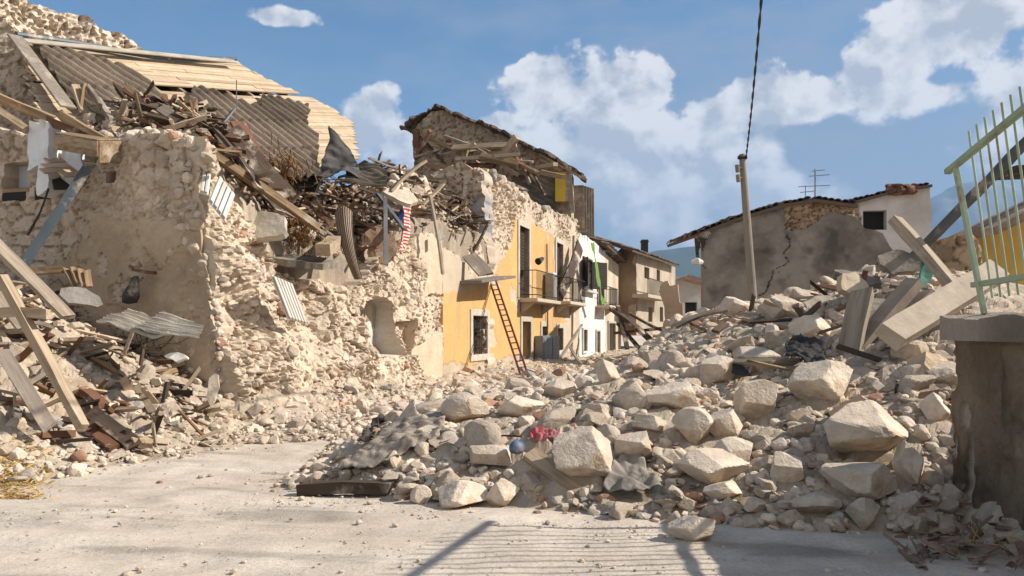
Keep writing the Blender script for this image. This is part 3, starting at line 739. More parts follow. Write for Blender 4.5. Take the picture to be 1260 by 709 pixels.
m.build('rafters', M['wood'], ruin)
a = Acc(); relief(a, RP.O - RP.n * .26, RP.e1, RP.e2, RP.n, [(p[0] + .15 if p[0] < 1 else p[0] - .25, p[1]) for p in outl], .25, .03, lambda u, v: 0 * u, lambda u, v: np.broadcast_to(np.array([.06, .05, .04]), u.shape + (3,)), snap=True)  # dark sheet put in so the gaps between boards look shaded
a.build('dark_underlayer', M['masonry'], ruin)
def corr(u, v, per=.17, amp=.028, seed=0):
    return amp * np.sin(u * 2 * math.pi / per) + .05 * fbm(u * .8, v * .8, seed=seed) + .012 * ((v * .9) % 1.0)
def corr_c(A_, B_, seed, per=.17):
    def f(u, v):
        t = np.clip(.5 + 1.0 * fbm(u * 1.2, v * .6, seed=seed, o=5) + .25 * (_h(np.floor(u / per), np.floor(v * .8), np.zeros_like(u), seed) - .5), 0, 1)
        k = 1 - .35 * sst(np.abs(((v * .8) % 1) - .5), .44, .49)
        return lerp(A_, B_, t) * k[..., None]
    return f
for i, P_ in enumerate(([(36, 56), (60, 60), (100, 74), (163, 94), (190, 118), (224, 152), (200, 172), (120, 160), (82, 127)],
             [(239, 114), (262, 120), (285, 128), (316, 139), (320, 122), (345, 127), (377, 135), (375, 163), (388, 174), (390, 222), (358, 226), (318, 215), (290, 200), (250, 180), (216, 142)])):
    q = RP.poly(P_); a = Acc(); ang = (.12, -.1)[i]
    relief(a, RP.O + RP.n * .16, RP.e1, RP.e2, RP.n, jagged(q, .17, .04, 31 + i), .03, .025, lambda u, v: corr(u + v * ang, v, .27, .05, 50 + i), corr_c([.25, .195, .145], [.11, .085, .06], 52 + i, .27), bdisp=lambda u, v: -corr(u + v * ang, v, .27, .05, 50 + i))
    a.build('corrugated_roofing', M['masonry'], ruin)
m = MB(); m.tube([RP.pt(x, y, .12) for x, y in ((20, 43), (90, 53), (190, 70), (240, 72), (290, 73))], [.07, .07, .06, .06, .05], 8); m.build('gutter', M['steelblue'], ruin)
m = MB(); m.bar(RP.pt(18, 44, .2), RP.pt(84, 132, .25), .28, .05, up=RP.n); m.build('barge_board', M['wood_grey'], ruin, bevel=.01)
m = MB(); m.bar(RP.pt(30, 50, .22), RP.pt(290, 76, .22), .16, .04, up=RP.n); m.build('ridge_board', M['fibre_pale'], ruin, bevel=.01)
m = MB(); m.tube([RP.pt(291, 135, .3), RP.pt(291, 98, .9)], .012, 5); m.tube([RP.pt(262, 168, .25), RP.pt(291, 132, .25)], .02, 5); m.build('bent_rod', M['zinc'], ruin)

# ---------- the yellow house
yel = empty('yellow_house', tuple(FP.at(S(630), 0)), 'ochre yellow plastered terrace house, its upper floor broken open and roof half fallen', 'house')
yp = FP.poly([(543, 362), (575, 358), (600, 350), (606, 338), (616, 318), (628, 300), (634, 268), (660, 280), (684, 292), (702, 300), (716, 330), (716, 520), (543, 520)])
cp_ = FP.poly([(543, 362), (543, 306), (560, 315), (575, 322), (577, 345), (600, 345), (600, 365)])
masy = masonry(.32, .10, 43, .12)
def yw_zone(u, v):
    y = masks(u, v, yp, .10, 60, 2.2); c = masks(u, v, cp_, .12, 63, 2.2) & ~y
    base = y & (v + .25 * fbm(u * 1.0, v * 1.5, seed=66) < .6)
    beige = y & ((u + .5 * fbm(u * .6, v * .6, seed=67) > S(694)) | (v + .4 * fbm(u * .6, v * .8, seed=68) > 5.7 + .05 * (u - 28)))
    patch = y & (sst(fbm(u * .55, v * .8, seed=69, o=5), .33, .36) > .5)
    return y, c, base, beige, patch
def yw_d(u, v):
    d, _ = masy(u, v); y, c, base, beige, patch = yw_zone(u, v)
    lean = -.5 * sst(v, 3.2, 6.0) * (1 - sst(u, 25.5, 29))
    d = d * 1.4 - .06 + lean + .2 * fbm(u * .8, v * .8, seed=91) * (1 - sst(u, 29, 32))
    pl_ = .045 + .012 * fbm(u * 1.5, v * 1.5, seed=71) - .02 * base - .025 * patch
    return np.where(y | c, pl_, np.minimum(d, .05))
def yw_c(u, v):
    _, k = masy(u, v); y, c, base, beige, patch = yw_zone(u, v)
    k = k * .6 + np.array([.48, .385, .285]) * .4
    st = np.clip(.5 + .9 * fbm(u * 1.0, v * .35, seed=72, o=5), 0, 1)
    o = lerp(OCH * 1.05, OCH * .84 + .03, st)
    dirt = sst(fbm(u * 3.5, v * .5, seed=74, o=5), .1, .5)[..., None]; o = o * (1 - .42 * dirt) + np.array([.5, .42, .32]) * .26 * dirt
    cr = lerp([.52, .43, .32], [.42, .34, .25], st)
    k = np.where(c[..., None], cr, k); k = np.where(y[..., None], o, k)
    k = np.where((beige | patch)[..., None], cr * 1.02, k); k = np.where(base[..., None], cr * .88, k)
    return k
openY = {'ground_window': prect(FP, 579, 597, 389, 436), 'upper_door': prect(FP, 637, 649, 280, 367), 'upper_door2': prect(FP, 683, 691, 300, 371), 'door': prect(FP, 640.5, 651, 396, 462),
         'small_window': prect(FP, 665, 671, 402, 414), 'window2': prect(FP, 684, 691, 404, 431)}
pl = FP.poly([(543, 520), (543, 304), (560, 312), (572, 322), (582, 300), (590, 250), (596, 214), (606, 208), (620, 222), (640, 235), (666, 255), (690, 264), (712, 273), (712, 520)])
pl = [(p[0], max(p[1], -.4)) for p in pl]
a = Acc(); relief(a, FP.O, FP.e1, FP.e2, FP.n, jagged(pl, .18, .08, 12, fixed=(0, 12, 13)), .06, .6, yw_d, yw_c, holes=list(openY.values()))
a.build('wall', M['stucco'], yel)

def window(parent, h, fr=.16, mm_='glass', grille=False, shutters=0, frame_mat='trim', sill=True, kind='window', fdepth=.09, shm='shutter', leafs=2, muntin=True):
    """opening h=(s0,s1,z0,z1) on the street facade: frame > pane etc."""
    m = MB(); s0, s1, z0, z1 = h
    for (aa, bb) in (((s0 - fr, s0), (z0 - (fr if sill else 0), z1 + fr)), ((s1, s1 + fr), (z0 - (fr if sill else 0), z1 + fr)), ((s0, s1), (z1, z1 + fr))) + ((((s0, s1), (z0 - fr, z0)),) if sill else ()):
        m.frame(FP.O, aa, bb, (-.10, fdepth), FP.e1, FP.e2, FP.n)
    f = m.build(kind, M[frame_mat], parent, bevel=.012)
    m = MB(); m.frame(FP.O, (s0, s1), (z0, z1), (-.34, -.30), FP.e1, FP.e2, FP.n); m.build('pane' if kind == 'window' else 'door_leaf', M[mm_], f)
    if muntin:
        m = MB(); w = (s1 - s0)
        m.frame(FP.O, (s0 + w / 2 - .03, s0 + w / 2 + .03), (z0, z1), (-.30, -.24), FP.e1, FP.e2, FP.n)
        for k in range(1, 4): m.frame(FP.O, (s0, s1), (z0 + (z1 - z0) * k / 4 - .02, z0 + (z1 - z0) * k / 4 + .02), (-.30, -.25), FP.e1, FP.e2, FP.n)
        m.build('glazing_bars', M['wood_dark'], f)
    if grille:
        m = MB()
        for k in range(1, 6): s_ = s0 + (s1 - s0) * k / 6; m.tube([FP.at(s_, z0, -.03), FP.at(s_, z1, -.03)], .012, 5)
        for k in range(1, 5): z_ = z0 + (z1 - z0) * k / 5; m.tube([FP.at(s0, z_, -.03), FP.at(s1, z_, -.03)], .012, 5)
        for k in range(5): z_ = z0 + (z1 - z0) * k / 5; m.tube([FP.at(s0, z_, -.02), FP.at(s1, z_ + (z1 - z0) / 5, -.02)], .009, 4)
        m.build('grille', M['iron'], f)
    if shutters:
        for sgn in (0, 1):
            m = MB(); w = (s1 - s0) / 2; hx = FP.at(s0 if sgn == 0 else s1, z0, .06)
            if shutters == 1: d = (FP.e1 * (1 if sgn == 0 else -1)); hx = FP.at(s0 if sgn == 0 else s1, z0, -.12)
            else: d = (FP.e1 * (-.93 if sgn == 0 else .8) + FP.n * (.36 if sgn == 0 else .6))
            d = d / np.linalg.norm(d); nn = np.cross(d, UP)
            m.frame(hx, (.01, w - .01), (.02, z1 - z0 - .02), (-.02, .02), d, UP, nn)
            for k in range(int((z1 - z0) / .12)): m.frame(hx, (.07, w - .07), (.06 + k * .12, .13 + k * .12), (-.035, .035), d, UP, nn)
            m.build('shutter', M[shm], f, bevel=.004)
    return f
window(yel, openY['ground_window'], .2, grille=True, muntin=False)
window(yel, openY['upper_door'], .2, shutters=1, sill=False, kind='balcony_door', mm_='dark')
window(yel, openY['upper_door2'], .2, shutters=1, sill=False, kind='balcony_door', mm_='dark')
window(yel, openY['door'], .2, sill=False, kind='door', mm_='wood_dark', muntin=False)
window(yel, openY['small_window'], .2)
window(yel, openY['window2'], .2, mm_='glass')
def balcony(parent, s0, s1, z, depth=.75, rail=1.0, slabmat='concrete', bars=9, bracket=True):
    m = MB(); m.frame(FP.O, (s0, s1), (z - .14, z), (.06, depth), FP.e1, FP.e2, FP.n); b = m.build('balcony', M[slabmat], parent, bevel=.02)
    if bracket:
        for s_ in (s0 + .25, s1 - .35):
            m = MB(); v_ = [FP.at(s_ + q, z - .142, o) for q in (0, .14) for o in (.06, depth - .15)] + [FP.at(s_ + q, z - .55, .06) for q in (0, .14)]
            m.add(v_, [(0, 1, 4), (2, 5, 3), (0, 4, 5, 2), (1, 3, 5, 4), (0, 2, 3, 1)]); m.build('bracket', M[slabmat], b)
    m = MB(); r = random.Random(int(s0 * 10))
    cor = [FP.at(s0 + .04, z, .08), FP.at(s0 + .04, z, depth - .05), FP.at(s1 - .04, z, depth - .05), FP.at(s1 - .04, z, .08)]
    for i in range(3):
        A_, B_ = cor[i], cor[i + 1]; n = max(2, int(np.linalg.norm(B_ - A_) / .13))
        for hh in (.12, rail): m.tube([A_ + UP * hh, B_ + UP * hh], .018, 5)
        for k in range(n + 1):
            p = A_ + (B_ - A_) * k / n; m.tube([p, p + UP * rail], .010, 4)
    m.build('railing', M['iron'], b)
    return b
balcony(yel, S(637), S(668), openY['upper_door'][2] - .02)
balcony(yel, S(681), S(702), openY['upper_door2'][2] - .02)
# broken stone upper storey behind: cross walls, roof remains
c2 = Plane(FP.at(S(597), 0), N, UP)
masc = masonry(.33, .10, 53, .16)
gp = c2.poly([(583, 285), (580, 262), (586, 246), (597, 243), (600, 262), (598, 290)])
pl = c2.poly([(600, 480), (606, 330), (604, 260), (600, 222), (592, 207), (575, 203), (560, 203), (545, 208), (530, 218), (520, 222), (505, 250), (480, 262), (480, 480)])
pl = [(min(p[0], .05), p[1]) for p in pl]
a = Acc(); relief(a, c2.O, c2.e1, c2.e2, c2.n, jagged(pl, .18, .10, 15), .06, .7, lambda u, v: np.where(masks(u, v, gp, .1, 90), .1, masc(u, v)[0] * 1.3 + .25 * fbm(u * .8, v * .8, seed=96)), lambda u, v: np.where(masks(u, v, gp, .1, 90)[..., None], [.33, .32, .32], masc(u, v)[1] * .86))
a.build('inner_wall', M['masonry'], yel)
c3 = Plane(FP.at(S(704), 0), N, UP)
masd = masonry(.42, .08, 63, .12, A=STONE_B * .95, B=STONE_B * .6, Mo=MORT * .8)
roofline = [(508, 168), (516, 152), (532, 139), (545, 136), (562, 143), (585, 152), (605, 160), (630, 172), (655, 184), (680, 196), (700, 207), (714, 217)]
pl = c3.poly([(712, 330)] + roofline[::-1] + [(510, 200), (512, 330)])
pl = [(min(p[0], -.02), p[1]) for p in pl]
a = Acc(); relief(a, c3.O, c3.e1, c3.e2, c3.n, pl, .08, .5, lambda u, v: masd(u, v)[0] * 1.3, lambda u, v: masd(u, v)[1])
a.build('gable_wall', M['masonry'], yel)
# roof covering following the gable, running back along the street, ragged front edge
rl = c3.poly([(494, 158), (512, 152), (530, 138), (545, 134), (562, 141), (590, 152), (615, 163), (640, 176), (665, 188), (690, 200), (719, 218)])
prof = [c3.at(u, v, 0) for u, v in rl]; a = Acc(); nn_ = 130; kk_ = 90
tt = np.linspace(0, 1, nn_); PX_ = np.stack([np.interp(tt, np.linspace(0, 1, len(prof)), [p[i] for p in prof]) for i in range(3)], 1)
ext = np.linspace(0, 1, kk_); G = PX_[:, None, :] + T[None, None, :] * (ext[None, :, None] * 8.5 - (.45 + .9 * fbm(tt * 14, tt * 0, seed=81, o=4) + .35 * (_h(np.floor(tt * 38), tt * 0, tt * 0, 4) - .5))[:, None, None] * (1 - ext)[None, :, None])
SX, EX = np.meshgrid(tt * 6, ext * 9, indexing='ij')
f1, f2, cid = worley(SX / .3, EX / .4, 99)
G = G - T[None, None, :] * (ext[None, :, None] * 8.5 * sst(tt, .35, 1.0)[:, None, None] * .93)
G = G + UP * (.06 * np.sin(EX * 2 * math.pi / .24) * .6 + .07 * cid + .12 * fbm(SX, EX, seed=82))[..., None]
Cc = lerp([.17, .125, .095], [.075, .06, .05], cid) * .9
idx = np.arange(nn_ * kk_).reshape(nn_, kk_); q = np.stack([idx[:-1, :-1].ravel(), idx[1:, :-1].ravel(), idx[1:, 1:].ravel(), idx[:-1, 1:].ravel()], 1)
G = G + UP * (.10 * (_h(np.floor(tt * 38), tt * 0, tt * 0, 9) - .5) + .16 * fbm(tt * 11, tt * 0, seed=83))[:, None, None]
Gb = G - UP * .11
side = [np.stack([idx[:-1, 0], idx[:-1, 0] + nn_ * kk_, idx[1:, 0] + nn_ * kk_, idx[1:, 0]], 1), np.stack([idx[-1, :-1], idx[-1, :-1] + nn_ * kk_, idx[-1, 1:] + nn_ * kk_, idx[-1, 1:]], 1), np.stack([idx[0, :-1], idx[0, :-1] + nn_ * kk_, idx[0, 1:] + nn_ * kk_, idx[0, 1:]], 1)]
a.add(np.concatenate([G.reshape(-1, 3), Gb.reshape(-1, 3)]), np.concatenate([q, q[:, ::-1] + nn_ * kk_] + side), np.concatenate([Cc.reshape(-1, 3)] * 2))
a.build('roof', M['masonry'], yel)
m = MB()
for (x0, y0, x1, y1, w) in ((664, 190, 722, 222, .12), (664, 196, 690, 210, .1)):
    m.bar(c3.pt(x0, y0, .7), c3.pt(x1, y1, .7), w, .1)
m.build('eave_board', M['wood'], yel)
m = MB(); m.bar(c3.pt(512, 160, .3), c3.pt(513, 196, .3), .55, .3); m.build('brown_pier', M['wood_red'], yel, bevel=.02)
m = MB(); m.bar(c3.pt(699, 206, .5), c3.pt(704, 262, .5), .22, .25); m.build('corner_post', M['wood_grey'], yel, bevel=.02)
m = MB(); 
for i in range(5): m.bar(FP.pt(712 + i * 3.2, 228 + i, .15), FP.pt(712.5 + i * 3.2, 283 + i * 2.2, .1), .12, .5)
m.build('grey_shutter', M['wood_grey'], yel, bevel=.01)
m = MB(); m.frame(c3.pt(683, 248, .6), (0, .5), (0, 1.35), (-.4, 0), N, UP, -T); b_ = m.build('painted_wall_panel', M['yellow'], yel, bevel=.01)  # yellow box with tan side: leftover painted wall of a room
m = MB(); m.frame(c3.pt(683, 248, .6), (.502, .72), (0, 1.35), (-.4, 0), N, UP, -T); m.build('wall_panel_side', M['wood_pale'], yel, bevel=.01)
# cane ceiling hanging in strips
hp = Plane(c3.pt(640, 230, .9), (1, .1, -.35), UP)
q = hp.poly([(632, 215), (655, 212), (684, 216), (684, 250), (676, 262), (668, 256), (655, 246), (640, 240), (628, 230)])
a = Acc(); relief(a, hp.O, hp.e1, hp.e2, hp.n, jagged(q, .15, .08, 77), .05, .03, lambda u, v: .05 * np.sin((v + .15 * u) * 2 * math.pi / .24) + .15 * fbm(u, v, seed=78), lambda u, v: lerp([.24, .20, .16], [.11, .09, .075], np.clip(.5 + fbm(u * 2, v * 6, seed=79), 0, 1)))
a.build('cane_ceiling', M['masonry'], yel)
r_ = random.Random(5); 
for i in range(16):
    x = 634 + i * 3.2; m = MB(); z_ = 236 + (i * 1.7)
    m.bar(c3.pt(x, z_, 1.0), c3.pt(x + r_.uniform(-2, 5), z_ + r_.uniform(14, 28), .9), .06, .03); m.build('hanging_lath', M['wood_grey'], yel)
# meter cupboard beside the door, pipe, step
h = prect(FP, 656, 677, 413, 458); m = MB(); m.frame(FP.O, (h[0], h[1]), (h[2], h[3]), (.06, .40), FP.e1, FP.e2, FP.n); mc = m.build('meter_cupboard', M['zinc'], yel, bevel=.015)
m = MB()
for k in range(2): m.frame(FP.O, (h[0] + .1 + k * (h[1] - h[0]) / 2, h[0] + (k + 1) * (h[1] - h[0]) / 2 - .1), (h[2] + .1, h[3] - .1), (.402, .42), FP.e1, FP.e2, FP.n)
m.build('cupboard_door', M['zinc'], mc, bevel=.01)
m = MB(); m.tube([FP.pt(673, 300, .12), FP.pt(674, 412, .12)], .035, 6); m.build('drainpipe', M['wood_grey'], yel)
m = MB(); m.tube([FP.pt(706, 290, .1), FP.pt(704, 440, .1)], .045, 6); m.build('drainpipe', M['wood_grey'], yel)
m = MB(); m.frame(FP.O, (S(667), S(671)), (openY['upper_door'][2] + .0, openY['upper_door'][2] + 1.15), (.1, .5), FP.e1, FP.e2, FP.n); m.build('boiler', M['white'], yel, bevel=.06)
m = MB(); m.tube([FP.pt(662, 322, .5), FP.pt(668, 318, .6)], [.14, .06], 8); m.build('lantern', M['iron'], yel)
m = MB(); m.bar(FP.pt(578, 347, .35), FP.pt(621, 341, .55), .75, .08); m.build('broken_canopy', M['fibre'], yel, bevel=.01)

# ---------- white house and the ones beyond
wh = empty('white_house', tuple(FP.at(S(728), 0)), 'narrow white plastered house with dark open shutters and green netting hanging from its top', 'house')
def simple_wall(parent, P_, pxpoly, res, colA, colB, holes, seed, thick=.5, name='wall', jag=.05, base=-.4, m_='stucco', fixed=(), mas_=None, mpoly=None):
    pl = [(p[0], max(p[1], base)) for p in P_.poly(pxpoly)]; a = Acc()
    def d(u, v):
        r = .02 * fbm(u * 1.5, v * 1.5, seed=seed)
        if mas_: r = np.where(masks(u, v, mpoly, .2, seed), mas_(u, v)[0] * .8 - .08, r)
        return r
    def c(u, v):
        k = lerp(colA, colB, np.clip(.45 + .9 * fbm(u * .8, v * .8, seed=seed + 1, o=5) + .3 * fbm(u * 4, v * .5, seed=seed + 2, o=4), 0, 1))
        if mas_: k = np.where(masks(u, v, mpoly, .2, seed)[..., None], mas_(u, v)[1], k)
        return k
    relief(a, P_.O, P_.e1, P_.e2, P_.n, jagged(pl, .3, jag, seed, fixed=fixed), res, thick, d, c, holes=holes)
    return a.build(name, M[m_], parent)
hw = [prect(FP, 717, 727, 320, 355), prect(FP, 735, 742, 326, 376), prect(FP, 716.5, 721, 406, 432), prect(FP, 733, 737, 408, 442)]
simple_wall(wh, FP, [(712, 520), (712, 287), (722, 291), (730, 297), (738, 304), (745, 309), (745, 520)], .08, [.66, .64, .60], [.54, .51, .46], hw, 101)
window(wh, hw[0], .1, mm_='dark', shutters=2, frame_mat='wood_dark')
window(wh, hw[1], .1, sill=False, kind='balcony_door', mm_='dark', shutters=1, frame_mat='wood_grey')
window(wh, hw[2], .12, mm_='glass', frame_mat='white'); window(wh, hw[3], .12, mm_='wood_dark', sill=False, kind='door')
balcony(wh, S(732.5), S(744), hw[1][2] - .03, .8)
m = MB(); m.frame(FP.O, (S(716), S(729)), (hw[0][2] - .22, hw[0][2] - .12), (.03, .3), FP.e1, FP.e2, FP.n); m.build('window_sill', M['white'], wh)
def tile_strip(parent, P_, px0, py0, px1, py1, depth, name='roof', drop=.35, seed=1, step=.24, off=.45, mat_='tile', back=None):
    """tiled roof edge made of half-round tiles laid in rows, from pixel line into the building"""
    a = Acc(); A_ = P_.pt(px0, py0, off); B_ = P_.pt(px1, py1, off); d = B_ - A_; L = np.linalg.norm(d); n = int(L / step); r = np.random.default_rng(seed)
    th = np.linspace(0, math.pi, 7); rows = max(2, int(depth / .42)); inw = -P_.n * 1.0 + UP * drop; inw /= np.linalg.norm(inw); dn = d / L
    upn = np.cross(dn, inw); upn = upn if upn[2] > 0 else -upn
    for i in range(n):
        for k in range(rows):
            c0 = A_ + dn * (i + .5) * step + inw * (k * .40) + r.normal(size=3) * .02 + upn * k * .0
            c1 = c0 + inw * .47 + upn * -.03
            ring = lambda c: [c + dn * math.cos(t) * step * .55 + upn * (math.sin(t) * .09 + .02) for t in th]
            v = np.array(ring(c0) + ring(c1) + ring(c0 - upn * .02)); f = [(j, j + 1, 7 + j + 1, 7 + j) for j in range(6)] + [(j, 14 + j, 14 + j + 1, j + 1) for j in range(6)]
            a.add(v, f, np.array([.20, .15, .115]) * r.uniform(.55, 1.25))
    m_ = np.array([A_ + -upn * .02, B_ - upn * .02, B_ + inw * rows * .4 - upn * .02, A_ + inw * rows * .4 - upn * .02]); m_ = np.concatenate([m_, m_ - upn * .12])
    a.add(m_, [(0, 1, 2, 3), (7, 6, 5, 4), (0, 4, 5, 1), (1, 5, 6, 2), (2, 6, 7, 3), (3, 7, 4, 0)], [.12, .09, .07])
    return a.build(name, M['masonry'], parent)
tile_strip(wh, FP, 716, 283, 746, 303, 1.6, seed=4, off=-.5)
m = MB(); gr = random.Random(9)
gn = [uvo(*q, .9) for q in ((728, 298), (730, 297), (734, 318), (738, 345), (745, 374), (742, 375), (736, 348), (732, 320))]
a = Acc(); relief(a, FP.O + FP.n * .9, FP.e1, FP.e2, FP.n, jagged(gn, .2, .08, 8), .06, .01, lambda u, v: .04 * np.sin(u * 5 + v) + .06 * fbm(u, v, seed=7), lambda u, v: np.broadcast_to(np.array([.17, .36, .07]), u.shape + (3,)), bdisp=lambda u, v: -(.04 * np.sin(u * 5 + v) + .06 * fbm(u, v, seed=7)))
o = a.build('green_netting', M['green_net']); tag(o, 'bright green safety netting hanging down the front of the white house', 'netting')
bh = empty('beige_house', tuple(FP.at(S(755), 0)), 'worn beige house with broken dark eaves just beyond the white one', 'house')
hb = [prect(FP, 748, 756, 398, 436)]
simple_wall(bh, FP, [(745, 520), (745, 312), (752, 318), (760, 325), (764, 330), (764, 520)], .12, [.55, .46, .35], [.40, .32, .24], hb, 111)
window(bh, hb[0], .15, mm_='dark', sill=False, kind='door', muntin=False)
tile_strip(bh, FP, 748, 300, 772, 322, 4, seed=6, off=.5)
m = MB(); m.bar(FP.pt(747, 306, .2), FP.pt(768, 325, .2), .5, .12); m.build('eave', M['wood_dark'], bh)
h4P = Plane(P3(783, 405, 52), P3(831, 405, 66) - P3(783, 405, 52), UP)
if h4P.n @ np.array([0, -1, 0]) < 0: h4P.n = -h4P.n
ch_ = empty('corner_house', tuple(h4P.at(4, 0)), 'two storey stone house closing the street, tiled roof and a dark chimney', 'house')
h4 = [prect(h4P, 793, 799, 329, 343), prect(h4P, 808, 812, 332, 346), prect(h4P, 798, 803, 378, 396), prect(h4P, 812, 816, 378, 396)]
simple_wall(ch_, h4P, [(783, 480), (783, 311), (800, 317), (831, 329), (831, 480)], .16, [.44, .37, .29], [.29, .235, .175], h4, 121)
h4S = Plane(P3(783, 405, 52), (1, -.28, 0), UP)
simple_wall(ch_, h4S, [(752, 480), (752, 318), (766, 304), (783, 311), (783, 480)], .16, [.30, .22, .15], [.17, .12, .085], [], 125, name='side_wall')  # darker than the front: this side's shade is put into its colour
for h in h4:
    m = MB(); m.frame(h4P.O, (h[0], h[1]), (h[2], h[3]), (-.4, -.3), h4P.e1, h4P.e2, h4P.n); f = m.build('window', M['dark'], ch_)
tile_strip(ch_, h4P, 779, 307, 836, 327, 4.5, seed=7, off=.6)
m = MB(); m.frame(h4P.pt(793, 313, -1.5), (-.25, .25), (0, 1.1), (-.25, .25), (1, 0, 0), UP, (0, 1, 0)); m.frame(h4P.pt(793, 300, -1.5), (-.3, .3), (.1, .2), (-.3, .3), (1, 0, 0), UP, (0, 1, 0)); m.build('chimney', M['iron'], ch_, bevel=.02)
m = MB(); m.frame(h4P.O, (h4P.uv(778, 0)[0], h4P.uv(806, 0)[0]), (h4P.uv(790, 368)[1], h4P.uv(790, 364)[1]), (0, 1.0), h4P.e1, h4P.e2, h4P.n); b_ = m.build('balcony', M['concrete'], ch_)
m = MB(); s0_, s1_ = h4P.uv(778, 0)[0], h4P.uv(806, 0)[0]; zb = h4P.uv(790, 364)[1]
for k in range(24): s_ = s0_ + (s1_ - s0_) * k / 23; m.tube([h4P.at(s_, zb, .95), h4P.at(s_, zb + 1, .95)], .02, 4)
m.tube([h4P.at(s0_, zb + 1, .95), h4P.at(s1_, zb + 1, .95)], .03, 4); m.build('railing', M['iron'], b_)
# leaning remnant of wall in the street
lw = Plane(P3(828, 400, 26), (1, -.25, 0), (-.12, 0, 1))
simple_wall(None, lw, [(824, 470), (819, 400), (813, 350), (821, 344), (824, 352), (834, 350), (836, 372), (840, 374), (842, 400), (846, 470)], .05, [.50, .38, .27], [.36, .26, .18], [], 131, .35, 'wall_remnant', .08, m_='masonry')
tag(bpy.data.objects['wall_remnant'], 'tall leaning remnant of beige plastered wall standing alone in the street rubble', 'wall')
# far grey building
fg = empty('garage', tuple(P3(848, 400, 75) * [1, 1, 0]), 'small pale grey building with dark doorway at the end of the street', 'building')
gP = Plane(P3(848, 400, 75), (1, .1, 0), UP)
hg = [prect(gP, 843, 858, 372, 398)]
simple_wall(fg, gP, [(826, 420), (826, 348), (838, 344), (868, 352), (868, 420)], .2, [.55, .54, .52], [.45, .43, .4], hg, 141)
m = MB(); m.frame(gP.O, hg[0][:2], hg[0][2:], (-.45, -.35), gP.e1, gP.e2, gP.n); m.build('doorway', M['dark'], fg)
m = MB(); m.bar(gP.pt(824, 346, .3), gP.pt(838, 342, .3), 5, .25); m.bar(gP.pt(838, 342, .3), gP.pt(870, 352, .3), 5, .25); m.build('roof', M['tile'], fg)

# ---------- grey house on the right and the white walled one behind it
gh = empty('grey_house', tuple(P3(970, 400, 30) * [1, 1, 0]), 'grey rendered house with a cracked blank wall and sagging tile roof, behind the pole', 'house')
gP2 = Plane(P3(970, 400, 30), (1, -.02, 0), UP)
masg = masonry(.42, .10, 163, .08, A=np.array([.42, .31, .2]), B=np.array([.2, .14, .09]), Mo=np.array([.16, .11, .075]))
mp = gP2.poly([(966, 250), (1012, 246), (1050, 248), (1075, 262), (1060, 272), (1044, 262), (1020, 264), (1000, 276), (985, 284), (968, 284)])
pp = [(866, 420), (866, 287), (890, 277), (920, 268), (950, 258), (975, 250), (1005, 246), (1048, 250), (1056, 268), (1064, 281), (1086, 287), (1094, 302), (1106, 318), (1110, 420)]
crackp = gP2.poly([(931, 368), (945, 352), (958, 330), (965, 318), (972, 300), (974, 285)])
def seg_d(u, v, L):
    b = np.full(u.shape, 9.0)
    for i in range(len(L) - 1):
        a_ = np.array(L[i]); b_ = np.array(L[i + 1]); ab = b_ - a_; t = np.clip(((u - a_[0]) * ab[0] + (v - a_[1]) * ab[1]) / (ab @ ab), 0, 1)
        b = np.minimum(b, np.hypot(u - a_[0] - t * ab[0], v - a_[1] - t * ab[1]))
    return b
def gcrack(u, v): return seg_d(u + .3 * fbm(u * 3, v * 3, seed=3, o=5, g=.6), v + .3 * fbm(u * 3, v * 3, seed=4, o=5, g=.6), crackp)
a = Acc(); pl = [(p[0], max(p[1], -.3)) for p in gP2.poly(pp)]
def gcol(u, v):
    t = np.clip(.5 + 1.3 * fbm(u * .6, v * .8, seed=171, o=7, g=.68), 0, 1); k = lerp([.275, .245, .21], [.145, .125, .105], np.clip(.5 + (t - .5) * 1.3, 0, 1))
    t2 = sst(fbm(u * 1.8, v * 1.8, seed=172, o=5), .1, .5); k = k * (1 - .35 * t2)[..., None]
    k = np.where(masks(u, v, mp, .25, 173)[..., None], masg(u, v)[1], k); w = gcrack(u, v); return k * np.where(w < .008 + .022 * vn(u * 5, v * 5, seed=6), .3, 1)[..., None]
def gdis(u, v): return np.where(masks(u, v, mp, .25, 173), masg(u, v)[0] - .14, .02 * fbm(u * 1.5, v * 1.5, seed=2) - .06 * (gcrack(u, v) < .02))
relief(a, gP2.O, gP2.e1, gP2.e2, gP2.n, jagged(pl, .3, .06, 17, fixed=(0, 12, 13)), .05, .5, gdis, gcol)
a.build('wall', M['stucco'], gh)
for i, (x0, y0, x1, y1, dr) in enumerate(((852, 289, 905, 268, .1), (905, 268, 965, 250, .1), (965, 250, 1004, 244, .1), (1004, 244, 1056, 251, .1))):
    tile_strip(gh, gP2, x0, y0, x1, y1, 6, seed=20 + i, off=.12, drop=.04)
m = MB(); r = random.Random(2)
for i in range(11): q = r.uniform(-1, 1); m.bar(gP2.pt(855 + i * 1.6, 290 - i * .6, .1), gP2.pt(857 + i * 1.7 + q, 318 - i * 3 + q * 4, .1), .07, .05)
m.build('broken_eave', M['wood_dark'], gh)
an = MB(); an.tube([P3(1003, 245, 31), P3(1003, 208, 31)], .03, 5)
for (y, w, dx) in ((210, 9, 3), (216, 14, 4), (229, 22, -3), (236, 10, -10)):
    an.tube([P3(1003 + dx - w * .8, y + 1, 31.3), P3(1003 + dx + w, y - 1, 30.7)], .015, 4)
    for k in range(5): x = 1003 + dx - w * .8 + k * w * .42; an.tube([P3(x, y + .5, 30.6), P3(x, y + .5, 31.6)], .010, 4)
an.tube([P3(991, 246, 31), P3(991, 228, 31)], .015, 4)
tag(an.build('tv_antenna', M['zinc']), 'thin metal television antenna on the roof of the grey house', 'antenna')
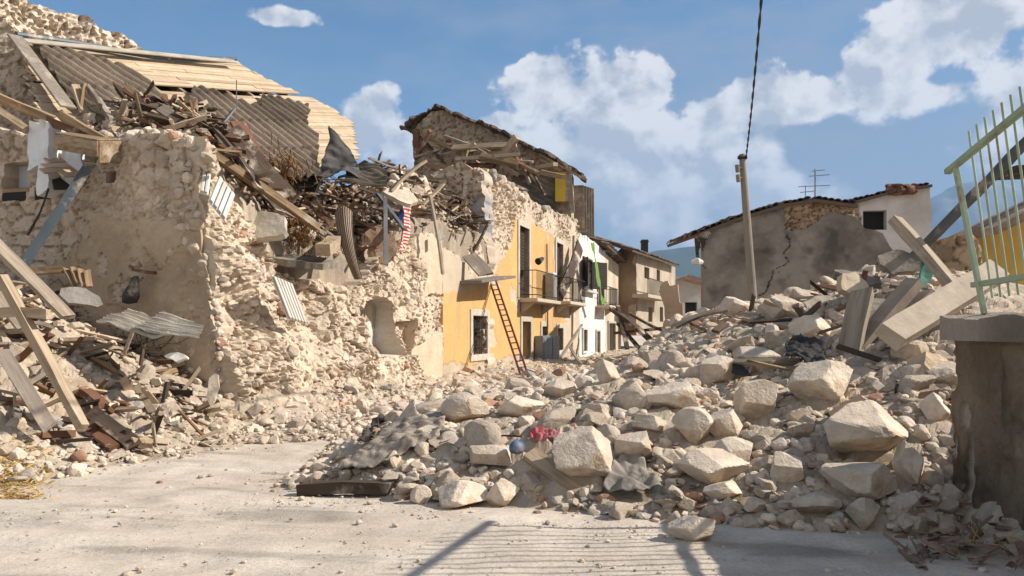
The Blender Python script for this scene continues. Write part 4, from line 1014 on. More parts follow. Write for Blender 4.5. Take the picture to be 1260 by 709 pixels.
wr = empty('white_gabled_house', tuple(P3(1098, 400, 36) * [1, 1, 0]), 'white walled house with one black window opening, behind the cracked grey wall', 'house')
wP = Plane(P3(1098, 400, 36), (1, -.12, 0), UP)
hw2 = [prect(wP, 1062, 1091, 259, 283)]
simple_wall(wr, wP, [(1040, 420), (1040, 252), (1060, 246), (1100, 235), (1145, 228), (1148, 300), (1150, 420)], .1, [.58, .55, .52], [.42, .38, .34], hw2, 181, mas_=masg, mpoly=wP.poly([(1040, 246), (1058, 244), (1060, 262), (1052, 290), (1040, 300)]))
m = MB(); m.frame(wP.O, hw2[0][:2], hw2[0][2:], (-.48, -.42), wP.e1, wP.e2, wP.n); m.build('window', M['dark'], wr)
tile_strip(wr, wP, 1043, 249, 1095, 235, 4, seed=31, off=.25, drop=.02); tile_strip(wr, wP, 1095, 235, 1147, 226, 4, seed=32, off=.25, drop=.02)
r = random.Random(8); a = Acc(); rr = np.random.default_rng(4)
for i in range(70):
    c = wP.pt(r.uniform(1092, 1126), r.uniform(228, 238), r.uniform(-.5, .35)); v, f = PR[1][i % NP]
    a.add((v * [.26, .16, .10]) @ rotm(r.uniform(0, 6), r.uniform(-.3, .3), 0).T + c, f, np.array([.20, .11, .075]) * r.uniform(.5, 1.3))
o = a.build('roof_tile_pile', M['masonry'], wr)
# low ruined wall and the yellow house beyond the fence
lp = Plane(P3(1180, 330, 14), (1, -.1, 0), UP)
simple_wall(None, lp, [(1120, 420), (1142, 300), (1165, 292), (1200, 288), (1208, 300), (1210, 420)], .05, [.3, .22, .16], [.16, .11, .08], [], 191, .5, 'low_ruined_wall', .08, m_='masonry', mas_=masg, mpoly=[(-9, -9), (9, -9), (9, 9), (-9, 9)])
tag(bpy.data.objects['low_ruined_wall'], 'low dark broken stone wall between the rubble and the mountain', 'wall')
yh = empty('yellow_villa', tuple(P3(1260, 400, 17) * [1, 1, 0]), 'bright yellow house with dark eaves seen through the green bars', 'house')
yP = Plane(P3(1215, 400, 17), (1, .0, 0), UP)
simple_wall(yh, yP, [(1213, 420), (1213, 284), (1300, 244), (1420, 250), (1420, 420)], .15, [.66, .42, .10], [.56, .34, .08], [], 201, jag=.0)
m = MB(); m.bar(yP.pt(1196, 290, .5), yP.pt(1300, 240, .5), 1.6, .16); m.build('eave', M['tile'], yh)
m = MB(); m.bar(yP.pt(1236, 213, .3), yP.pt(1420, 206, .3), .8, .16); m.build('upper_eave', M['wood_dark'], yh)
# ------------------------------------------------------------------ loose rocks
def scatter(x0, x1, y0, y1, n, r0, r1, al, seed, cols=HC, keys=HK, edge=.02, sink=(-.15, .42), flat=.75):
    r = np.random.default_rng(seed); px = r.uniform(x0, x1, n); Y = np.exp(r.uniform(math.log(y0), math.log(y1), n)); X = (px - 630) / F * Y
    h = H(X, Y, cols, keys); rad = r0 * (1 - r.random(n) * (1 - (r0 / r1) ** al)) ** (-1 / al)
    k = (h > edge) & (rad < .12 + h * 1.3)
    out = []
    for i in np.nonzero(k)[0]:
        s = rad[i]; sc = (s * r.uniform(.85, 1.35), s * r.uniform(.75, 1.1), s * (r.uniform(flat - .2, flat + .2) if r.random() < .75 else r.uniform(.22, .4)))
        out.append(((X[i], Y[i], h[i] + s * r.uniform(*sink)), sc, (r.uniform(0, 6.28), r.normal() * .35, r.normal() * .35), int(r.integers(0, NP)), s / Y[i]))
    return out
rocks = []
rocks += scatter(470, 1180, 6.3, 15, 330, .10, .22, 1.8, 101)
rocks += scatter(420, 1180, 6.2, 17, 2800, .05, .11, 1.7, 102)
rocks += scatter(370, 1190, 6.2, 18, 9500, .018, .06, 1.4, 103)
rocks += scatter(530, 900, 14, 50, 800, .06, .20, 1.6, 104)
rocks += scatter(530, 900, 13, 50, 3800, .03, .08, 1.5, 105)
rocks += scatter(-80, 560, 7.6, 20, 260, .08, .19, 1.6, 106)
rocks += scatter(-80, 560, 7.6, 20, 2600, .035, .09, 1.6, 107)
rocks += scatter(-80, 560, 7.6, 20, 6500, .014, .04, 1.4, 108)
ru = scatter(100, 600, 13.5, 29, 340, .09, .28, 1.6, 109, HU, UK)
ru = [q for q in ru if np.interp(q[0][0] / q[0][1] * F + 630, UK, [HU[k][0][0] for k in UK]) < q[0][1] < np.interp(q[0][0] / q[0][1] * F + 630, UK, [HU[k][-1][0] for k in UK])]
rs = scatter(100, 600, 13.5, 29, 6500, .03, .11, 1.4, 110, HU, UK)
rs = [q for q in rs if np.interp(q[0][0] / q[0][1] * F + 630, UK, [HU[k][0][0] for k in UK]) < q[0][1] < np.interp(q[0][0] / q[0][1] * F + 630, UK, [HU[k][-1][0] for k in UK])]
rt = scatter(480, 528, 19.5, 26, 420, .06, .24, 1.5, 111, HU, UK, sink=(.2, 1.6))
rt = [q for q in rt if np.interp(q[0][0] / q[0][1] * F + 630, UK, [HU[k][0][0] for k in UK]) + .6 < q[0][1]]
rocks += ru + rs + rt
# hero boulders: pixel centre, width, height, label
HERO = [
 (720, 560, 80, 68, 'big rounded pale boulder at the heap front, right of the red cloth'),
 (779, 550, 48, 38, 'smooth boulder just right of the big rounded boulder, above the grey canvas'),
 (878, 575, 84, 44, 'long low flat topped boulder at the front middle of the heap'),
 (1010, 473, 78, 58, 'large sharp edged pale block leaning below the upright wooden post'),
 (1067, 532, 116, 74, 'largest rough topped rock of the heap, in front of the concrete beam'),
 (1055, 592, 86, 48, 'oval hollowed pale boulder below the largest rough rock'),
 (930, 443, 52, 32, 'squared pale block with flat top, above the black plastic scrap'),
 (998, 405, 52, 34, 'pale block high on the heap, left of the upright wooden post'),
 (890, 522, 48, 38, 'wedge shaped boulder above the long low flat topped boulder'),
 (930, 493, 50, 52, 'pointed pyramid shaped rock left of the large sharp edged block'),
 (852, 525, 50, 48, 'squat boulder left of the wedge shaped one in the middle of the heap'),
 (882, 456, 44, 36, 'pale block left of the squared block with black plastic beside it'),
 (825, 487, 62, 34, 'broad light slab of stone on the shoulder of the heap'),
 (748, 460, 32, 36, 'upright pale rock standing in the street beyond the heap'),
 (570, 612, 64, 34, 'flat pointed pale rock at the front toe of the heap'),
 (606, 560, 54, 26, 'low flat pale slab left of the blue plastic ball'),
 (970, 577, 42, 40, 'round grey shaded boulder left of the oval hollowed one'),
 (1120, 572, 34, 56, 'tall narrow upright stone in shade near the old wall'),
 (1062, 632, 40, 38, 'leaning wedge shaped stone in shade below the oval boulder'),
 (1003, 620, 58, 28, 'low rock at the toe of the heap on the shadow edge'),
 (888, 603, 46, 24, 'small block lying right under the long low boulder'),
 (850, 656, 56, 36, 'pale angular rock alone on the road at the shadow edge'),
 (928, 622, 28, 20, 'small lit stone at the toe of the heap, left of the shadow'),
 (618, 606, 42, 34, 'chunky stone at the heap front, right of the flat pointed rock'),
 (518, 612, 26, 24, 'small cube like stone right of the dark fallen beam'),
 (572, 503, 58, 40, 'pale standing block on the crest of the low front heap'),
 (640, 500, 56, 26, 'wide pale flat rock on the crest, below the red ladder'),
 (690, 478, 40, 24, 'pale boulder in the street right of the ladder foot'),
 (905, 556, 46, 34, 'tilted block touching the long low boulder on its upper right'),
 (800, 522, 46, 26, 'light rock between the smooth boulder and the squat one'),
 (1150, 505, 36, 44, 'rough rock wedged beside the old wall under the concrete beam'),
 (1118, 430, 44, 26, 'broken pale lump lying at the lower end of the concrete beam'),
 (960, 380, 52, 34, 'pale boulder on the crest of the heap in front of the grey house'),
 (905, 380, 40, 30, 'rounded boulder on the crest near the foot of the pole'),
]
hero_Y = [surf(x, y + h * .32)[1] for (x, y, w, h, lab) in HERO]
ZONES = [(q[0], q[1], q[2], q[3], yy) for q, yy in zip(HERO, hero_Y)] + [(636, 552, 26, 26, 8.0), (668, 549, 44, 18, 8.2), (690, 585, 60, 40, 7.6), (778, 592, 70, 50, 7.7), (1052, 408, 34, 110, 9.2), (1140, 385, 150, 50, 9.3), (425, 602, 116, 20, 8), (990, 452, 50, 34, 9.3), (914, 463, 30, 34, 9.3)]
for i, (x, y, w, h, lab) in enumerate(HERO):
    Y = hero_Y[i]; v, f = rock(200 + i * 3, 4, .04); v = v @ rotm(i * 1.3, .2 * math.sin(i * 2), .2 * math.cos(i * 3)).T
    lo, hi = v.min(0), v.max(0); v = (v - (lo + hi) / 2) / (hi - lo) * np.array([w, .78 * max(w, h * .8), h]) / F * Y * 1.04
    pos = np.array([(x - 630) / F * Y, Y, EYE + (HZ - y) / F * Y]); pos[2] = max(pos[2], h / F * Y * .42)
    a = Acc(); sc_m = 2.2 / (w / F * Y)
    c = lerp(STONE_A, STONE_B, np.clip(.4 + .7 * fbm(v[:, 0] * sc_m + i, v[:, 1] * sc_m, v[:, 2] * sc_m, seed=i), 0, 1)) * 1.05
    a.add(v, f, c); o = link_mesh('boulder', a.mesh('boulder', M['stone'], False)); o.location = pos
    tag(o, lab, 'boulder')
def keep_rock(q):
    X, Y, Z = q[0]; px = X / Y * F + 630; py = HZ - (Z - EYE) / Y * F; rp = q[4] * F
    if rp < 2.2: return True
    for (x, y, w, h, YY) in ZONES:
        if Y < YY + .12 and ((px - x) / (w * .5 + rp * .75)) ** 2 + ((py - y) / (h * .5 + rp * .75)) ** 2 < 1: return False
    return True
rocks = [q for q in rocks if keep_rock(q)]
rocks.sort(key=lambda q: -q[4])
NIND = 262
for (pos, sc, eu, k, ap) in rocks[:NIND]:
    o = rock_obj('stone_block', pos, sc, (eu[1], eu[2], eu[0]), k, 3)
    px = pos[0] / pos[1] * F + 630
    if pos[2] > 2.9 and px < 610: g = ('pale rubble stone lying among the timbers on the broken upper floor', 'stones on the broken upper floor')
    elif px < 545: g = ('pale rubble stone in the debris at the foot of the ruined house', 'stones at the foot of the ruined house')
    elif pos[1] > 14.5: g = ('pale stone block in the rubble filling the street beyond the heap', 'stones far up the street')
    else: g = ('pale angular limestone block in the big rubble heap across the street', 'stones of the big heap')
    tag(o, g[0], 'stone', g[1])
a = Acc(); r = np.random.default_rng(55)
for (pos, sc, eu, k, ap) in rocks[NIND:]:
    v, f = PR[2 if ap > .0055 else 1][k]
    a.add((v * sc) @ rotm(*eu).T + pos, f, rcol(r))
# chips scattered on the road in front of the heaps
for i in range(16000):
    y = math.exp(r.uniform(math.log(4.9), math.log(13))); px = r.uniform(-40, 1250); x = (px - 630) / F * y
    hh = float(H(x, y)); 
    dens = .10 + 1.1 * (float(H(x, y + .25)) > .01) + .5 * (float(H(x, y + .7)) > .01) + .5 * max(0, float(fbm(x * .7, y * .7, seed=5)))
    if hh > .02 or r.random() > dens: continue
    s = .0045 * (1 - r.random() * .988) ** -.5; v, f = PR[1][int(r.integers(0, NP))]
    a.add((v * [s, s * .9, s * .6]) @ rotm(r.uniform(0, 6), 0, 0).T + [x, y, s * .25 + .005], f, rcol(r) * (.75 if r.random() < .3 else 1))
# stones clinging to the eroded faces
for i in range(800):
    u = r.uniform(S(275), S(545)); v_ = r.uniform(0, 3.4); off = float(rw_d(np.array([u]), np.array([v_]))[0])
    if not inpoly(np.array([u]), np.array([v_]), pl_sw)[0] or inpoly(np.array([u]), np.array([v_]), niche)[0]: continue
    if masks(np.array([u]), np.array([v_]), cream_lo, .12, 9)[0] or masks(np.array([u]), np.array([v_]), cream_hi, .12, 12)[0]: continue
    s = .035 * (1 - r.random() * .96) ** -.5; q, f = PR[2 if s > .08 else 1][int(r.integers(0, NP))]; c = rcol(r)
    a.add((q * [s, s * .8, s * .7]) @ rotm(r.uniform(0, 6), r.normal() * .3, 0).T + FP.at(u, v_, off - s * .1), f, c * .95)
for i in range(420):
    z_ = r.uniform(.1, 4.3); p = FP.at(S(270), z_, -.55 * float(sst(np.array(z_), .8, 4.4)) - r.random() ** 2 * .8 + .05) - T * r.uniform(-.12, .05)
    s = .03 * (1 - r.random() * .95) ** -.5; q, f = PR[2 if s > .07 else 1][int(r.integers(0, NP))]; a.add((q * s) @ rotm(r.uniform(0, 6), r.normal() * .4, 0).T + p, f, rcol(r) * .97)
for i in range(260):
    px = r.uniform(596, 712); py0 = np.interp(px, [596, 606, 640, 666, 712], [225, 215, 240, 258, 276]); p = FP.pt(px, py0 + r.uniform(-3, 12), r.uniform(-.6, .05))
    s = r.uniform(.05, .17); q, f = PR[1][int(r.integers(0, NP))]; a.add((q * s) @ rotm(r.uniform(0, 6), r.normal() * .4, 0).T + p, f, rcol(r))
for i in range(420):
    px = r.uniform(125, 262); p = CP.pt(px, np.interp(px, [122, 140, 180, 228, 262], [205, 182, 167, 172, 205]) + r.uniform(-6, 8), r.uniform(-.7, .05))
    s = r.uniform(.03, .13); q, f = PR[1][int(r.integers(0, NP))]; a.add((q * s) @ rotm(r.uniform(0, 6), r.normal() * .4, 0).T + p, f, rcol(r))
tag(a.build('rubble_stones', M['rubble']), kind='stuff')

# ------------------------------------------------------------------ timbers, slabs, sheets
_tm = {}
def timber_mesh(L, w, h, m, seed, warp=.02, splinter=.12):
    r = np.random.default_rng(seed); n = max(4, int(L / .25)); V = []; Fc = []
    wy = r.normal() * warp * L; 
    for i in range(n + 1):
        t = i / n; c = math.sin(t * math.pi) * wy; k = 1 + r.normal() * .02
        for j, (a_, b_) in enumerate(((-1, -1), (1, -1), (1, 1), (-1, 1))):
            x = (t - .5) * L + (r.uniform(-splinter, splinter * .4) * w * 3 if i in (0, n) else 0) * (1 if i == n else -1)
            V.append((x, a_ * w / 2 * k + r.normal() * .003, b_ * h / 2 * k + c + r.normal() * .003))
    for i in range(n):
        for j in range(4): Fc.append((i * 4 + j, i * 4 + (j + 1) % 4, i * 4 + 4 + (j + 1) % 4, i * 4 + 4 + j))
    Fc += [(3, 2, 1, 0), (n * 4, n * 4 + 1, n * 4 + 2, n * 4 + 3)]
    me = bpy.data.meshes.new('timber'); me.from_pydata(V, [], Fc); me.update(); me.materials.append(m)
    return me
def orient(p0, p1, roll=0):
    d = Vector(p1) - Vector(p0); q = d.to_track_quat('X', 'Z'); return q @ Matrix.Rotation(roll, 3, 'X').to_quaternion(), d.length
_c = [0]
def timber(p0, p1, w, h, m, label=None, cat='beam', group=None, roll=0, name='wooden_beam', warp=.012):
    _c[0] += 1; q, L = orient(p0, p1, roll)
    o = bpy.data.objects.new(name, timber_mesh(L, w, h, M[m], _c[0], warp)); COL.objects.link(o)
    o.location = (Vector(p0) + Vector(p1)) / 2; o.rotation_mode = 'QUATERNION'; o.rotation_quaternion = q
    return tag(o, label, cat, group)
def T2(x0, y0, Y0, x1, y1, Y1, w, h, m, label, cat='beam', roll=0, name='wooden_beam', group=None, warp=.02):
    return timber(P3(x0, y0, Y0), P3(x1, y1, Y1), w, h, m, label, cat, group, roll, name, warp)
# --- left: beams on the pile and the broken upper floor
T2(-14, 292, 11.0, 86, 392, 10.9, .17, .07, 'wood_weather', 'wide pale plank slanting down from the left edge towards the corrugated sheet', name='wooden_plank', cat='plank', roll=.5)
T2(0, 338, 9.9, 103, 528, 9.6, .12, .10, 'wood_pale', 'long straight pale beam standing steeply in the left pile, foot near the dark boards')
T2(-30, 389, 9.9, 60, 387, 9.8, .10, .12, 'wood_pale', 'short horizontal pale beam crossing behind the steep one at the left edge')
T2(-20, 345, 10.8, 30, 405, 10.6, .16, .05, 'wood_weather', 'broad pale board leaning beside the steep beam at left edge', cat='plank', name='wooden_plank', roll=.4)
T2(36, 334, 12.0, 80, 331, 12.1, .16, .10, 'wood', 'short orange brown board lying on top of the left pile', cat='plank', name='wooden_plank')
T2(0, 430, 9.6, 62, 528, 9.3, .16, .05, 'wood_grey', 'weathered grey board half buried low in the left pile', cat='plank', name='wooden_plank', roll=.6)
for i, (x, y) in enumerate(((92, 352), (98, 350), (104, 352), (110, 354))):
    T2(x, y, 12.0, x - 12 + i * 3, y - 22, 12.1, .09, .03, 'wood', 'thin orange brown slat in the fan of four on the left pile', 'slat', group='fan of slats on the left pile', name='wooden_lath')
T2(112, 508, 10.2, 166, 548, 9.9, .20, .07, 'wood_dark', 'dark brown board at the toe of the left pile, the upper of two', cat='plank', name='wooden_plank', roll=.5)
T2(104, 522, 10.1, 142, 552, 9.8, .12, .06, 'wood_red', 'reddish board at the toe of the left pile, the lower of two', cat='plank', name='wooden_plank', roll=.5)
T2(100, 480, 10.5, 128, 500, 10.4, .18, .08, 'wood_red', 'short stubby dark red board above the toe boards of the left pile', cat='plank', name='wooden_plank')
T2(108, 206, 12.9, 26, 330, 12.4, .20, .14, 'steelblue', 'blue grey steel girder leaning against the shaded cross wall', 'girder', name='steel_girder', warp=0)
T2(60, 232, 12.9, 34, 290, 12.8, .03, .03, 'iron', 'thin dark rod hanging left of the blue grey girder', 'rod', name='metal_rod')
T2(-20, 112, 13.2, 66, 148, 13.6, .22, .14, 'wood', 'thick tan roof beam sticking out at the left edge, upper one', roll=.3)
T2(-20, 126, 13.0, 34, 160, 13.3, .18, .10, 'wood_pale', 'pale board below the thick tan beam at the left edge', cat='plank', name='wooden_plank')
T2(60, 148, 13.4, 128, 176, 13.3, .2, .12, 'wood_red', 'dark brown beam lying level on the cross wall behind the white pieces')
T2(75, 140, 13.3, 140, 178, 13.1, .16, .10, 'wood', 'tan beam sloping down to the right above the broken cupboard')
for i, (x0, y0, x1, y1, m_) in enumerate(((92, 104, 104, 138, 'wood_pale'), (104, 106, 98, 140, 'wood'), (108, 108, 124, 132, 'wood_grey'), (118, 118, 138, 148, 'wood_grey'), (72, 138, 90, 158, 'wood'))):
    T2(x0, y0, 14.2, x1, y1, 14.0, .14, .05, m_, 'short broken board standing on end in front of the dark corrugated roof', 'plank', name='wooden_plank', group='short boards standing before the roof', roll=i)
T2(258, 188, 13.6, 393, 282, 15.2, .16, .12, 'wood', 'long orange brown beam running down across the debris over the street wall')
T2(282, 156, 15.2, 352, 240, 15.0, .42, .05, 'wood_dark', 'widest dark board leaning under the sagging corrugated roof', cat='plank', name='wooden_plank', roll=.7)
T2(262, 176, 14.6, 352, 262, 15.0, .34, .05, 'wood_dark', 'dark board below the widest one in the leaning stack', cat='plank', name='wooden_plank', roll=.8)
T2(292, 150, 15.5, 330, 214, 15.3, .30, .05, 'wood_red', 'red brown board highest in the leaning stack under the roof', cat='plank', name='wooden_plank', roll=.5)
T2(413, 296, 16.4, 397, 308, 14.9, .26, .22, 'wood_pale', 'square cut pale beam end poking out over the street wall')
T2(480, 236, 18.9, 524, 198, 19.6, .13, .06, 'wood_pale', 'pale lath rising to the right against the sunlit stones', cat='plank', name='wooden_plank')
T2(520, 252, 20.2, 546, 226, 21.0, .10, .05, 'wood_pale', 'second shorter pale lath beside the rising one', cat='plank', name='wooden_plank')
T2(529, 240, 20.1, 545, 338, 20.4, .07, .06, 'fibre_pale', 'tall thin pale post leaning beside the hollow in the ruins', 'post', name='thin_post')
T2(474, 242, 18.3, 475, 326, 18.0, .09, .09, 'zinc', 'upright grey metal post in front of the round brown board', 'post', name='metal_post', warp=0)
T2(464, 238, 18.5, 499, 284, 18.2, .15, .05, 'steelblue', 'flat blue grey metal bar crossing behind the grey post', 'bar', name='metal_bar', warp=0)
T2(570, 262, 24.6, 584, 322, 24.4, .10, .08, 'wood_grey', 'thin grey pole leaning against the inner wall of the yellow house', 'pole', name='thin_pole')
T2(600, 276, 24.7, 578, 316, 24.4, .09, .06, 'wood_dark', 'dark pole crossing the grey one against the inner wall', 'pole', name='thin_pole')
T2(575, 312, 23.6, 600, 340, 23.5, .45, .06, 'wood_grey', 'wide brownish board propped in the gap left of the yellow wall', cat='board', name='wooden_board', roll=.9)
T2(689, 362, 34.8, 714, 301, 37.5, .5, .08, 'wood_dark', 'dark board leaning across the gap beside the white house', cat='board', name='wooden_board', roll=1.2)
# --- under the yellow house's roof
ur = [(520, 168, 590, 196, .22, 'wood'), (514, 190, 530, 160, .2, 'wood_red'), (518, 196, 566, 214, .3, 'wood'), (556, 182, 636, 178, .2, 'wood_pale'), (608, 206, 636, 168, .26, 'wood_pale'),
      (576, 176, 568, 206, .2, 'wood'), (566, 178, 572, 206, .14, 'wood'), (590, 192, 640, 204, .34, 'wood'), (638, 213, 684, 202, .24, 'wood_pale'), (534, 206, 610, 204, .3, 'wood_red'), (600, 212, 650, 236, .12, 'wood_grey'),
      (560, 196, 640, 190, .14, 'wood_pale'), (640, 196, 652, 226, .12, 'wood_grey'), (546, 168, 600, 186, .14, 'wood_grey'), (620, 192, 664, 214, .16, 'wood'), (650, 200, 670, 240, .1, 'wood_dark'), (525, 176, 548, 206, .1, 'wood_dark')]
for i, (x0, y0, x1, y1, w, m_) in enumerate(ur):
    timber(c3.pt(x0, y0, 1.3 + (i % 4) * .25), c3.pt(x1, y1, 1.6 + (i % 3) * .3), w * 1.25, w * .7, m_, 'broken roof timber jammed under the torn roof edge of the yellow house', 'beam', 'timbers under the torn roof', roll=i * .4)
for i in range(22):
    x = 510 + i * 6.5; y = np.interp(x, [508, 540, 600, 660], [184, 180, 192, 214]); q = random.Random(i * 3)
    timber(c3.pt(x, y + q.uniform(-14, 14), q.uniform(.9, 2)), c3.pt(x + q.uniform(16, 52), y + q.uniform(-10, 30), q.uniform(.9, 2)), q.uniform(.1, .28), q.uniform(.04, .1), q.choice(['wood', 'wood_pale', 'wood_grey', 'wood_red', 'wood_weather']), 'broken roof timber jammed under the torn roof edge of the yellow house', 'beam', 'timbers under the torn roof', roll=i)
# --- right heap
T2(1092, 416, 8.4, 1228, 333, 9.4, .27, .17, 'concrete', 'long pale concrete beam sloping up to the right towards the green fence', 'concrete beam', name='concrete_beam', warp=0, roll=.8)
T2(1101, 271, 10.9, 1170, 350, 10.3, .17, .13, 'wood_weather', 'rough pale beam jutting up to the left above the heap')
T2(1062, 356, 9.4, 1040, 462, 9.0, .24, .10, 'wood_weather', 'upright weathered post planted in the heap beside the sharp edged block', 'post', name='wooden_post')
T2(1126, 346, 9.7, 1048, 440, 9.1, .20, .12, 'concrete_dark', 'rough grey beam lying just behind the upright post', 'beam', name='concrete_beam')
T2(1140, 362, 9.8, 1072, 440, 9.3, .18, .12, 'concrete_dark', 'second rough grey beam between the upright post and long concrete beam', 'beam', name='concrete_beam')
T2(1078, 362, 12.5, 1268, 170, 9.2, .11, .08, 'steelblue', 'long blue grey steel bar rising diagonally behind the green fence', 'steel bar', name='steel_bar', warp=0)
T2(650, 556, 7.75, 726, 612, 7.25, .15, .07, 'wood_pale', 'pale plank lying on the heap front, its foot on the road', cat='plank', name='wooden_plank', roll=.5)
T2(366, 603, 7.85, 481, 601, 7.75, .12, .11, 'wood_dark', 'heavy dark beam lying flat on the road at the left toe of the heap')
T2(368, 596, 8.0, 470, 596, 7.95, .06, .05, 'wood_dark', 'thinner dark batten lying behind the heavy dark beam', cat='batten', name='wooden_batten')
T2(1010, 470, 9.0, 1100, 430, 9.0, .12, .06, 'wood_grey', 'grey board passing behind the large sharp edged block', cat='plank', name='wooden_plank')
T2(1060, 500, 8.4, 1122, 468, 8.6, .07, .05, 'wood', 'thin brown batten right of the large sharp edged block', cat='batten', name='wooden_batten')
T2(950, 486, 8.9, 1020, 416, 9.3, .14, .08, 'wood_grey', 'grey board slanting up behind the pointed rock', cat='plank', name='wooden_plank')
T2(904, 405, 11.2, 942, 394, 11.4, .05, .04, 'wood_pale', 'thin pale stick on the crest below the pole', 'stick', name='wooden_stick')
T2(690, 440, 24, 716, 400, 26, .08, .06, 'wood_grey', 'thin leaning stake before the grey meter cupboard, left one', 'stake', name='wooden_stake')
T2(716, 448, 24, 700, 424, 25, .08, .06, 'wood_grey', 'thin short stake crossing the leaning one before the doors', 'stake', name='wooden_stake')
for (x0, y0, x1, y1, w) in ((752, 380, 802, 420, .3), (760, 376, 772, 430, .2), (756, 410, 815, 404, .22), (775, 386, 822, 410, .16), (760, 398, 790, 432, .18)):
    T2(x0, y0, 40, x1, y1, 38, w, w * .6, 'wood_dark', 'charred looking dark beam fallen across the end of the street', group='dark beams at the end of the street')
# scraps of roofing lying in the upper debris
rz = random.Random(44)
for i in range(26):
    px = rz.uniform(200, 585); lo = np.interp(px, UK, [HU[q][0][0] for q in UK]); Y = lo + rz.uniform(.2, 3.5); X = (px - 630) / F * Y; h = float(H(X, Y, HU, UK)); w = rz.uniform(.35, 1.0); l = rz.uniform(.25, .6)
    Rm = np.array(Matrix.Rotation(rz.uniform(0, 6.3), 3, 'Z') @ Matrix.Rotation(rz.gauss(.3, .35), 3, 'X')); e1, e2, nn = Rm[:, 0], Rm[:, 1], Rm[:, 2]; c = np.array([X, Y, h + .22]); wv = (.022, 0)[i % 2]; pr = .12
    a = Acc(); fd = lambda u, v: wv * np.sin(u * 2 * math.pi / pr) + .05 * fbm(u * 2, v * 2, seed=i); cl = [((.24, .20, .16), (.12, .10, .08)), ((.45, .38, .29), (.3, .24, .18)), ((.16, .12, .09), (.08, .06, .045))][i % 3]
    relief(a, c, e1, e2, nn, jagged([(-w / 2, -l / 2), (w / 2, -l / 2 * rz.uniform(.5, 1)), (w / 2 * rz.uniform(.6, 1), l / 2), (-w / 2, l / 2 * rz.uniform(.6, 1))], .1, .03, i), .025, .015, fd, lambda u, v: lerp(cl[0], cl[1], np.clip(.5 + fbm(u * 3, v * 3, seed=i + 3), 0, 1)), bdisp=lambda u, v: -fd(u, v))
    tag(a.build('roofing_scrap', M['masonry']), 'torn scrap of roofing sheet in the debris on the broken upper floor', 'roofing scrap', 'roofing scraps on the upper floor')
# random planks in the debris
r_ = random.Random(12)
def rand_planks(n, x0, x1, y0, y1, cols, keys, mats, lab, grp, Lr=(.5, 1.8), wr=(.06, .2), tilt=.5, lift=.12, direct=None):
    k = 0; tries = 0
    while k < n and tries < n * 20:
        tries += 1
        px = r_.uniform(x0, x1); Y = r_.uniform(y0, y1)
        if cols is HU:
            lo = np.interp(px, UK, [HU[q][0][0] for q in UK]); hi = np.interp(px, UK, [HU[q][-1][0] for q in UK]); Y = lo + (hi - lo) * r_.random() ** 1.3
        X = (px - 630) / F * Y; h = float(H(X, Y, cols, keys))
        if h < .1: continue
        L = r_.uniform(*Lr); an = r_.gauss(direct if direct is not None else r_.uniform(0, math.pi), .5); ti = r_.gauss(-.15 if cols is HU else 0, tilt)
        d = Vector((math.cos(an) * math.cos(ti), math.sin(an) * math.cos(ti), math.sin(ti))) * L / 2; c = Vector((X, Y, h + lift + abs(math.sin(ti)) * L * .2))
        timber(c - d, c + d, r_.uniform(*wr), r_.uniform(.025, .07), r_.choice(mats), lab, 'plank', grp, roll=r_.uniform(-.8, .8), name='wooden_plank', warp=.03); k += 1
rand_planks(85, 180, 590, 0, 0, HU, UK, ['wood_dark', 'wood_dark', 'wood_grey', 'wood_red', 'wood', 'wood_grey'], 'splintered board in the jumble on the broken upper floor', 'boards jumbled on the upper floor', (.5, 1.9), (.06, .2), .22, .2, -.3)
rand_planks(16, -20, 250, 9.6, 12.6, HC, HK, ['wood_grey', 'wood_pale', 'wood', 'wood_grey'], 'loose board mixed into the pile below the cross wall', 'boards in the left pile', (.3, .9), (.04, .10), .25, .06)
rand_planks(9, 860, 1170, 8.4, 13, HC, HK, ['wood_grey', 'wood_grey', 'wood_pale', 'wood'], 'loose board caught between stones of the big heap', 'boards in the big heap', (.3, 1.0), (.04, .11), .25, .08)
rand_planks(9, 640, 860, 13, 30, HC, HK, ['wood_grey', 'wood_pale'], 'loose board in the rubble far up the street', 'boards far up the street', (.5, 1.2), (.06, .12), .15, .1)
# small dark splinters and tile bits, uncountable
a = Acc(); r = np.random.default_rng(91)
def splint(n, x0, x1, y0, y1, cols, keys, seed, up=.25, dark=1.0):
    k = 0
    while k < n:
        px = r.uniform(x0, x1); Y = r.uniform(y0, y1)
        if cols is HU:
            lo = np.interp(px, UK, [HU[q][0][0] for q in UK]); hi = np.interp(px, UK, [HU[q][-1][0] for q in UK]); Y = lo + (hi - lo) * r.random()
        X = (px - 630) / F * Y; h = float(H(X, Y, cols, keys)); k += 1
        if h < .08 or (478 < px < 530 and cols is HU and r.random() < .8): continue
        L = r.uniform(.07, .42); w = r.uniform(.01, .05); t = r.uniform(.008, .03)
        v = np.array([(x, y, z) for x in (-L, L) for y in (-w, w) for z in (-t, t)]) * (1 + r.normal(size=(8, 3)) * .12)
        f = [(0, 1, 3, 2), (4, 6, 7, 5), (0, 4, 5, 1), (2, 3, 7, 6), (0, 2, 6, 4), (1, 5, 7, 3)]
        c = [(.10, .07, .05), (.20, .14, .09), (.30, .23, .16), (.17, .09, .05), (.42, .32, .22), (.06, .045, .035), (.50, .40, .29)][int(r.integers(0, 7))]
        a.add(v @ rotm(r.uniform(0, 6.3), r.normal() * .6, r.normal() * .6).T + [X, Y, h + r.uniform(.02, up)], f, np.array(c) * dark)
splint(950, 150, 590, 0, 0, HU, UK, 1, .45); splint(150, -20, 260, 9.5, 13, HC, HK, 2, .08); splint(40, 860, 1170, 7.5, 13, HC, HK, 3, .2)
